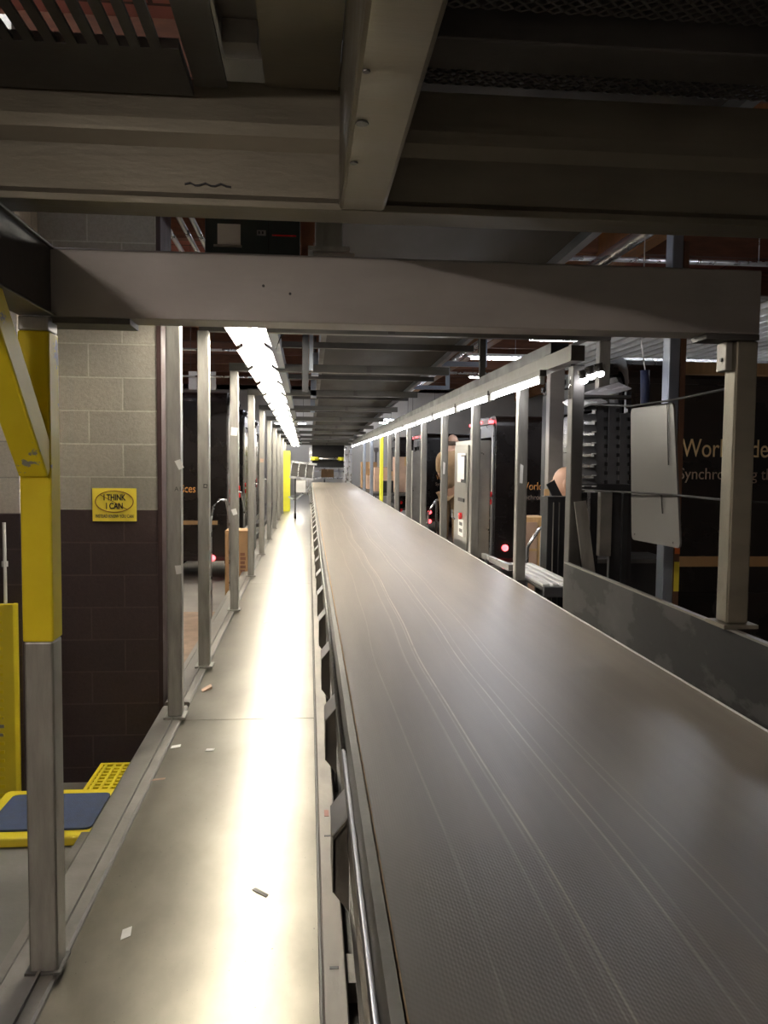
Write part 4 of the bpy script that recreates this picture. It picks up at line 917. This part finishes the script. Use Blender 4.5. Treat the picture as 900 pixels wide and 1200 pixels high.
# blue sleeve hanging above van
c = at(756, 440, 5.3)
bs = thing('hanging_tube', 'dark blue tube hanging by a cord in front of the near right van', 'tube', c)
MB().tube([at(756, 434, 5.3), at(756, 475, 5.3)], .03, 12).build('tube', mat('dark blue plastic', (.03, .04, .09), .5), bs, smooth=True)
MB().tube([at(756, 434, 5.3), at(754, 420, 5.3), at(752, 405, 5.3), Vector((at(752, 405, 5.3).x, 5.3, 4.9))], .004, 6).build('cord', 'white', bs)
# hanging grey sheet
Xs = 1.47
def atX(x, y):
    d = CR @ Vector(((x-450)/FPX, -(y-600)/FPX, -1.0)); t = Xs/d.x; return d*t+Vector((0, 0, CH))
hs = thing('hanging_sheet', 'large grey plastic sheet with rounded corners hung on cords beside the side guard', 'sheet', (Xs, 3.5, 1.14))
TL, TR, BR, BL = atX(739, 479), atX(789, 471), atX(797, 643), atX(740, 632)
out = []
for u, v in rrect(0, 1, 0, 1, .05, 4):
    v2 = (v-.5)*1.0+.5; q = (BL*(1-u)+BR*u)*(1-v2)+(TL*(1-u)+TR*u)*v2; out.append((q.y, q.z))
MB().prism(out, 0, Xs, Xs+.008).build('sheet', 'board', hs)
for x, y0, y1 in ((783, 474, 545), (776, 580, 602)):
    a, b = atX(x, y0), atX(x+2, y1); MB().tube([(Xs-.004, a.y, a.z), (Xs-.004, b.y+.005, b.z)], .0025, 6).build('cord_end', 'blackrub', hs)
for x, y in ((744, 626), (789, 636)):
    a = atX(x, y); MB().tube([(Xs-.001, a.y, a.z), (Xs-.003, a.y, a.z)], .004, 10).build('eyelet', 'darksteel', hs)
for i, pts in enumerate((((672, 481, 4.5), (700, 474, 4.2), (739, 476, 3.66), (787, 469, 3.2), (850, 456, 2.5)),
                         ((673, 573, 4.45), (700, 575, 4.1), (739, 577, 3.6), (790, 580, 3.2), (849, 586, 2.5)),
                         ((878, 588, 2.46), (900, 589, 2.40), (960, 592, 2.3)))):
    P = [at(*q) for q in pts]
    if i < 2: P = [Vector((min(q.x, 1.46), q.y, q.z)) for q in P]
    tag(MB().tube(P, .0045, 6).build('cord', 'blackrub', loc=P[0]), ('upper black cord from the tray rack to the near right post', 'lower black cord crossing the grey hanging sheet', 'short black cord leaving the near right post to the right')[i], 'cord')

# ---------------------------------------------------------------- litter on the walkway
for i, (x, y, w2, h2, ang, m, lab) in enumerate((
        (242, 808, .07, .035, .6, 'card2', 'crumpled pale paper scrap near the left kerb'), (206, 875, .05, .02, .2, 'white', 'white paper scrap left of the other by the near seam'),
        (246, 879, .045, .018, 0, 'white', 'white paper strip in the middle of the walkway left half'), (148, 1094, .03, .03, .3, 'white', 'small white scrap on the near walkway'),
        (186, 918, .06, .01, .1, 'card2', 'tan splinter lying on the kerb'), (312, 729, .06, .015, .3, 'white', 'small white scrap far along the walkway'),
        (305, 1046, .06, .012, -.5, 'darksteel', 'dark scratch like strip on the near walkway'))):
    Y = 1.5*970/(y-535); P = at(x, y, Y); sc = 1.5/(1.5-P.z) if P.z < 1.4 else 1; P = Vector((P.x*sc, Y*sc, 0)); z = .019 if i == 4 else .001
    c, s = math.cos(ang), math.sin(ang); q = []
    for e in (0, .0015 if i else .004):
        for a, b in ((-w2, -h2), (w2*.9, -h2*.8), (w2, h2), (-w2*.8, h2*.9)):
            q.append((P.x+(a*c-b*s)/2, P.y+(a*s+b*c), z+e+(.012 if (i == 0 and a > 0 and e) else 0)))
    tag(MB().hexa(q).build('paper_scrap', m, loc=(P.x, P.y, 0)), lab, 'litter')

# ---------------------------------------------------------------- people
def skin(name, verts, edges, radii, m, parent, levels=2):
    me = bpy.data.meshes.new(name); off = parent.location
    me.from_pydata([Vector(v)-off for v in verts], edges, [])
    me.materials.append(M[m])
    o = bpy.data.objects.new(name, me); COL.objects.link(o); o.parent = parent
    md = o.modifiers.new('skin', 'SKIN'); md.use_smooth_shade = True
    for i, r in enumerate(radii):
        sv = me.skin_vertices[0].data[i]; sv.radius = (r if isinstance(r, tuple) else (r, r)); sv.use_root = (i == 0)
    sb = o.modifiers.new('sub', 'SUBSURF'); sb.levels = sb.render_levels = levels
    return o
def person(x, y, z, H, face, lab, shirt, trousers, reach, lean=0., hair='hair', bald=True):
    """face: heading in radians (0 looks to -x ... direction vector)"""
    p = thing('person', lab, 'person', (x, y, z))
    f = Vector((math.cos(face), math.sin(face), 0)); s = Vector((-f.y, f.x, 0)); up = Vector((0, 0, 1))
    def P(a, b, c): return Vector((x, y, z))+s*a*H+f*(b+lean*max(0, c-.5))*H+up*c*H
    V = [P(0, 0, .53), P(0, -.005, .62), P(0, 0, .74), P(0, 0, .82), P(0, .008, .865), P(0, .02, .91), P(0, .03, .955)]
    Rr = [.085, .08, .095, .07, .034, .05, .052]; E = [(0, 1), (1, 2), (2, 3), (3, 4), (4, 5), (5, 6)]
    for sg in (-1, 1):
        b = len(V)
        V += [P(sg*.05, 0, .48), P(sg*.055, .012, .28), P(sg*.055, -.01, .05), P(sg*.06, .07, .02)]
        Rr += [.055, .036, .024, .022]; E += [(0, b), (b, b+1), (b+1, b+2), (b+2, b+3)]
        b = len(V); rz = reach[0] if sg < 0 else reach[1]
        V += [P(sg*.105, 0, .80), P(sg*.13, .02+rz[0]*.4, .80+(rz[1]-.80)*.5-.04), P(sg*.12, rz[0], rz[1]), P(sg*.12, rz[0]+.04, rz[1]+.005)]
        Rr += [.033, .026, .018, .02]; E += [(3, b), (b, b+1), (b+1, b+2), (b+2, b+3)]
        for k in range(4):   # fingers
            n = len(V); o_ = (k-1.5)*.011
            V += [P(sg*.12+o_, rz[0]+.065, rz[1]+.006), P(sg*.12+o_, rz[0]+.085-.004*abs(k-1), rz[1]-.006)]
            Rr += [.0055, .0048]; E += [(b+3, n), (n, n+1)]
        n = len(V); V += [P(sg*.12-sg*.026, rz[0]+.045, rz[1]), P(sg*.12-sg*.03, rz[0]+.062, rz[1]-.004)]; Rr += [.006, .005]; E += [(b+2, n), (n, n+1)]
    body = skin('body', V, E, [r*H for r in Rr], 'skin', p)
    # face: eyes, nose, mouth, ears
    hc = P(0, .03, .935)
    sk = MB().ball((0, 0, 0), .048*H, .056*H, .068*H); sk.bm.transform(Matrix.Translation(hc) @ Matrix.Rotation(face-PI/2, 4, 'Z')); sk.build('head', 'skin', p, smooth=True)
    MB().ball(hc+f*.056*H-up*.005*H, .010*H, .010*H, .014*H).build('nose', 'skin', p, smooth=True)
    for sg in (-1, 1):
        MB().ball(hc+s*sg*.02*H+f*.046*H+up*.006*H, .006*H).build('eye', 'black', p, smooth=True)
        MB().ball(hc+s*sg*.054*H-up*.004*H, .008*H, .01*H, .018*H).build('ear', 'skin', p, smooth=True)
    MB().ball(hc+f*.048*H-up*.025*H, .014*H, .006*H, .004*H).build('mouth', 'red', p, smooth=True)
    if bald: MB().ball(hc-f*.014*H-up*.012*H, .047*H, .047*H, .040*H).build('hair', hair, p, smooth=True)
    else: MB().ball(hc-f*.012*H+up*.018*H, .058*H, .060*H, .048*H).build('hair', hair, p, smooth=True)
    # clothes
    V = [P(0, 0, .50), P(0, -.005, .62), P(0, 0, .74), P(0, 0, .835)]; Rr = [.098, .094, .108, .062]; E = [(0, 1), (1, 2), (2, 3)]
    for sg in (-1, 1):
        b = len(V); rz = reach[0] if sg < 0 else reach[1]
        V += [P(sg*.105, 0, .805), P(sg*.13, .02+rz[0]*.4, .80+(rz[1]-.80)*.5-.04)]; Rr += [.044, .036]; E += [(3, b), (b, b+1)]
    skin('shirt', V, E, [r*H for r in Rr], shirt, p)
    V = [P(0, 0, .535)]; Rr = [.095]; E = []
    for sg in (-1, 1):
        b = len(V); V += [P(sg*.052, 0, .47), P(sg*.056, .012, .28), P(sg*.056, -.008, .07)]; Rr += [.066, .046, .036]; E += [(0, b), (b, b+1), (b+1, b+2)]
    skin('trousers', V, E, [r*H for r in Rr], trousers, p)
    for sg in (-1, 1):
        MB().ball(P(sg*.058, .03, .022), .035*H, .035*H, .022*H).ball(P(sg*.058, .07, .018), .028*H, .028*H, .018*H).build('shoe', 'black', p, smooth=True)
    return p
q = at(671, 557, 6.2)
person(q.x, 6.2, -.3, 1.75, math.radians(160), 'person with a balding head in black clothes, seen from behind past the black locker', 'darkcloth', 'darkcloth', ((.02, .50), (-.03, .85)))
tb_ = thing('tablet', 'black handheld tablet raised to the left of the balding head', 'tablet', at(649, 578, 5.8))
a = at(650, 573, 5.98)
MB().bar(a+Vector((-.035, 0, .05)), a+Vector((.03, 0, -.07)), .07, .012, (0, 1, 0)).build('case', 'black', tb_, bev=.004)
MB().bar(a+Vector((-.03, .008, .045)), a+Vector((.027, .008, -.062)), .06, .003, (0, 1, 0)).build('screen', 'greyplastic', tb_)
sp = thing('van_step', 'dark step block the tan uniformed person stands on', 'step', (2.4, 12.2, -.55))
MB().box(2.0, 2.30, 11.7, 12.5, G, .16).build('block', 'darksteel', sp, bev=.01)
MB().box(1.99, 2.32, 11.69, 12.51, .16, .19).build('tread', 'rail', sp)
q = at(529, 520, 12.1)
person(q.x, 12.1, .19, 1.68, math.radians(60), 'person in a tan uniform working behind the control cabinet', 'tan', 'tan', ((.08, .52), (.12, .60)), hair='hair')
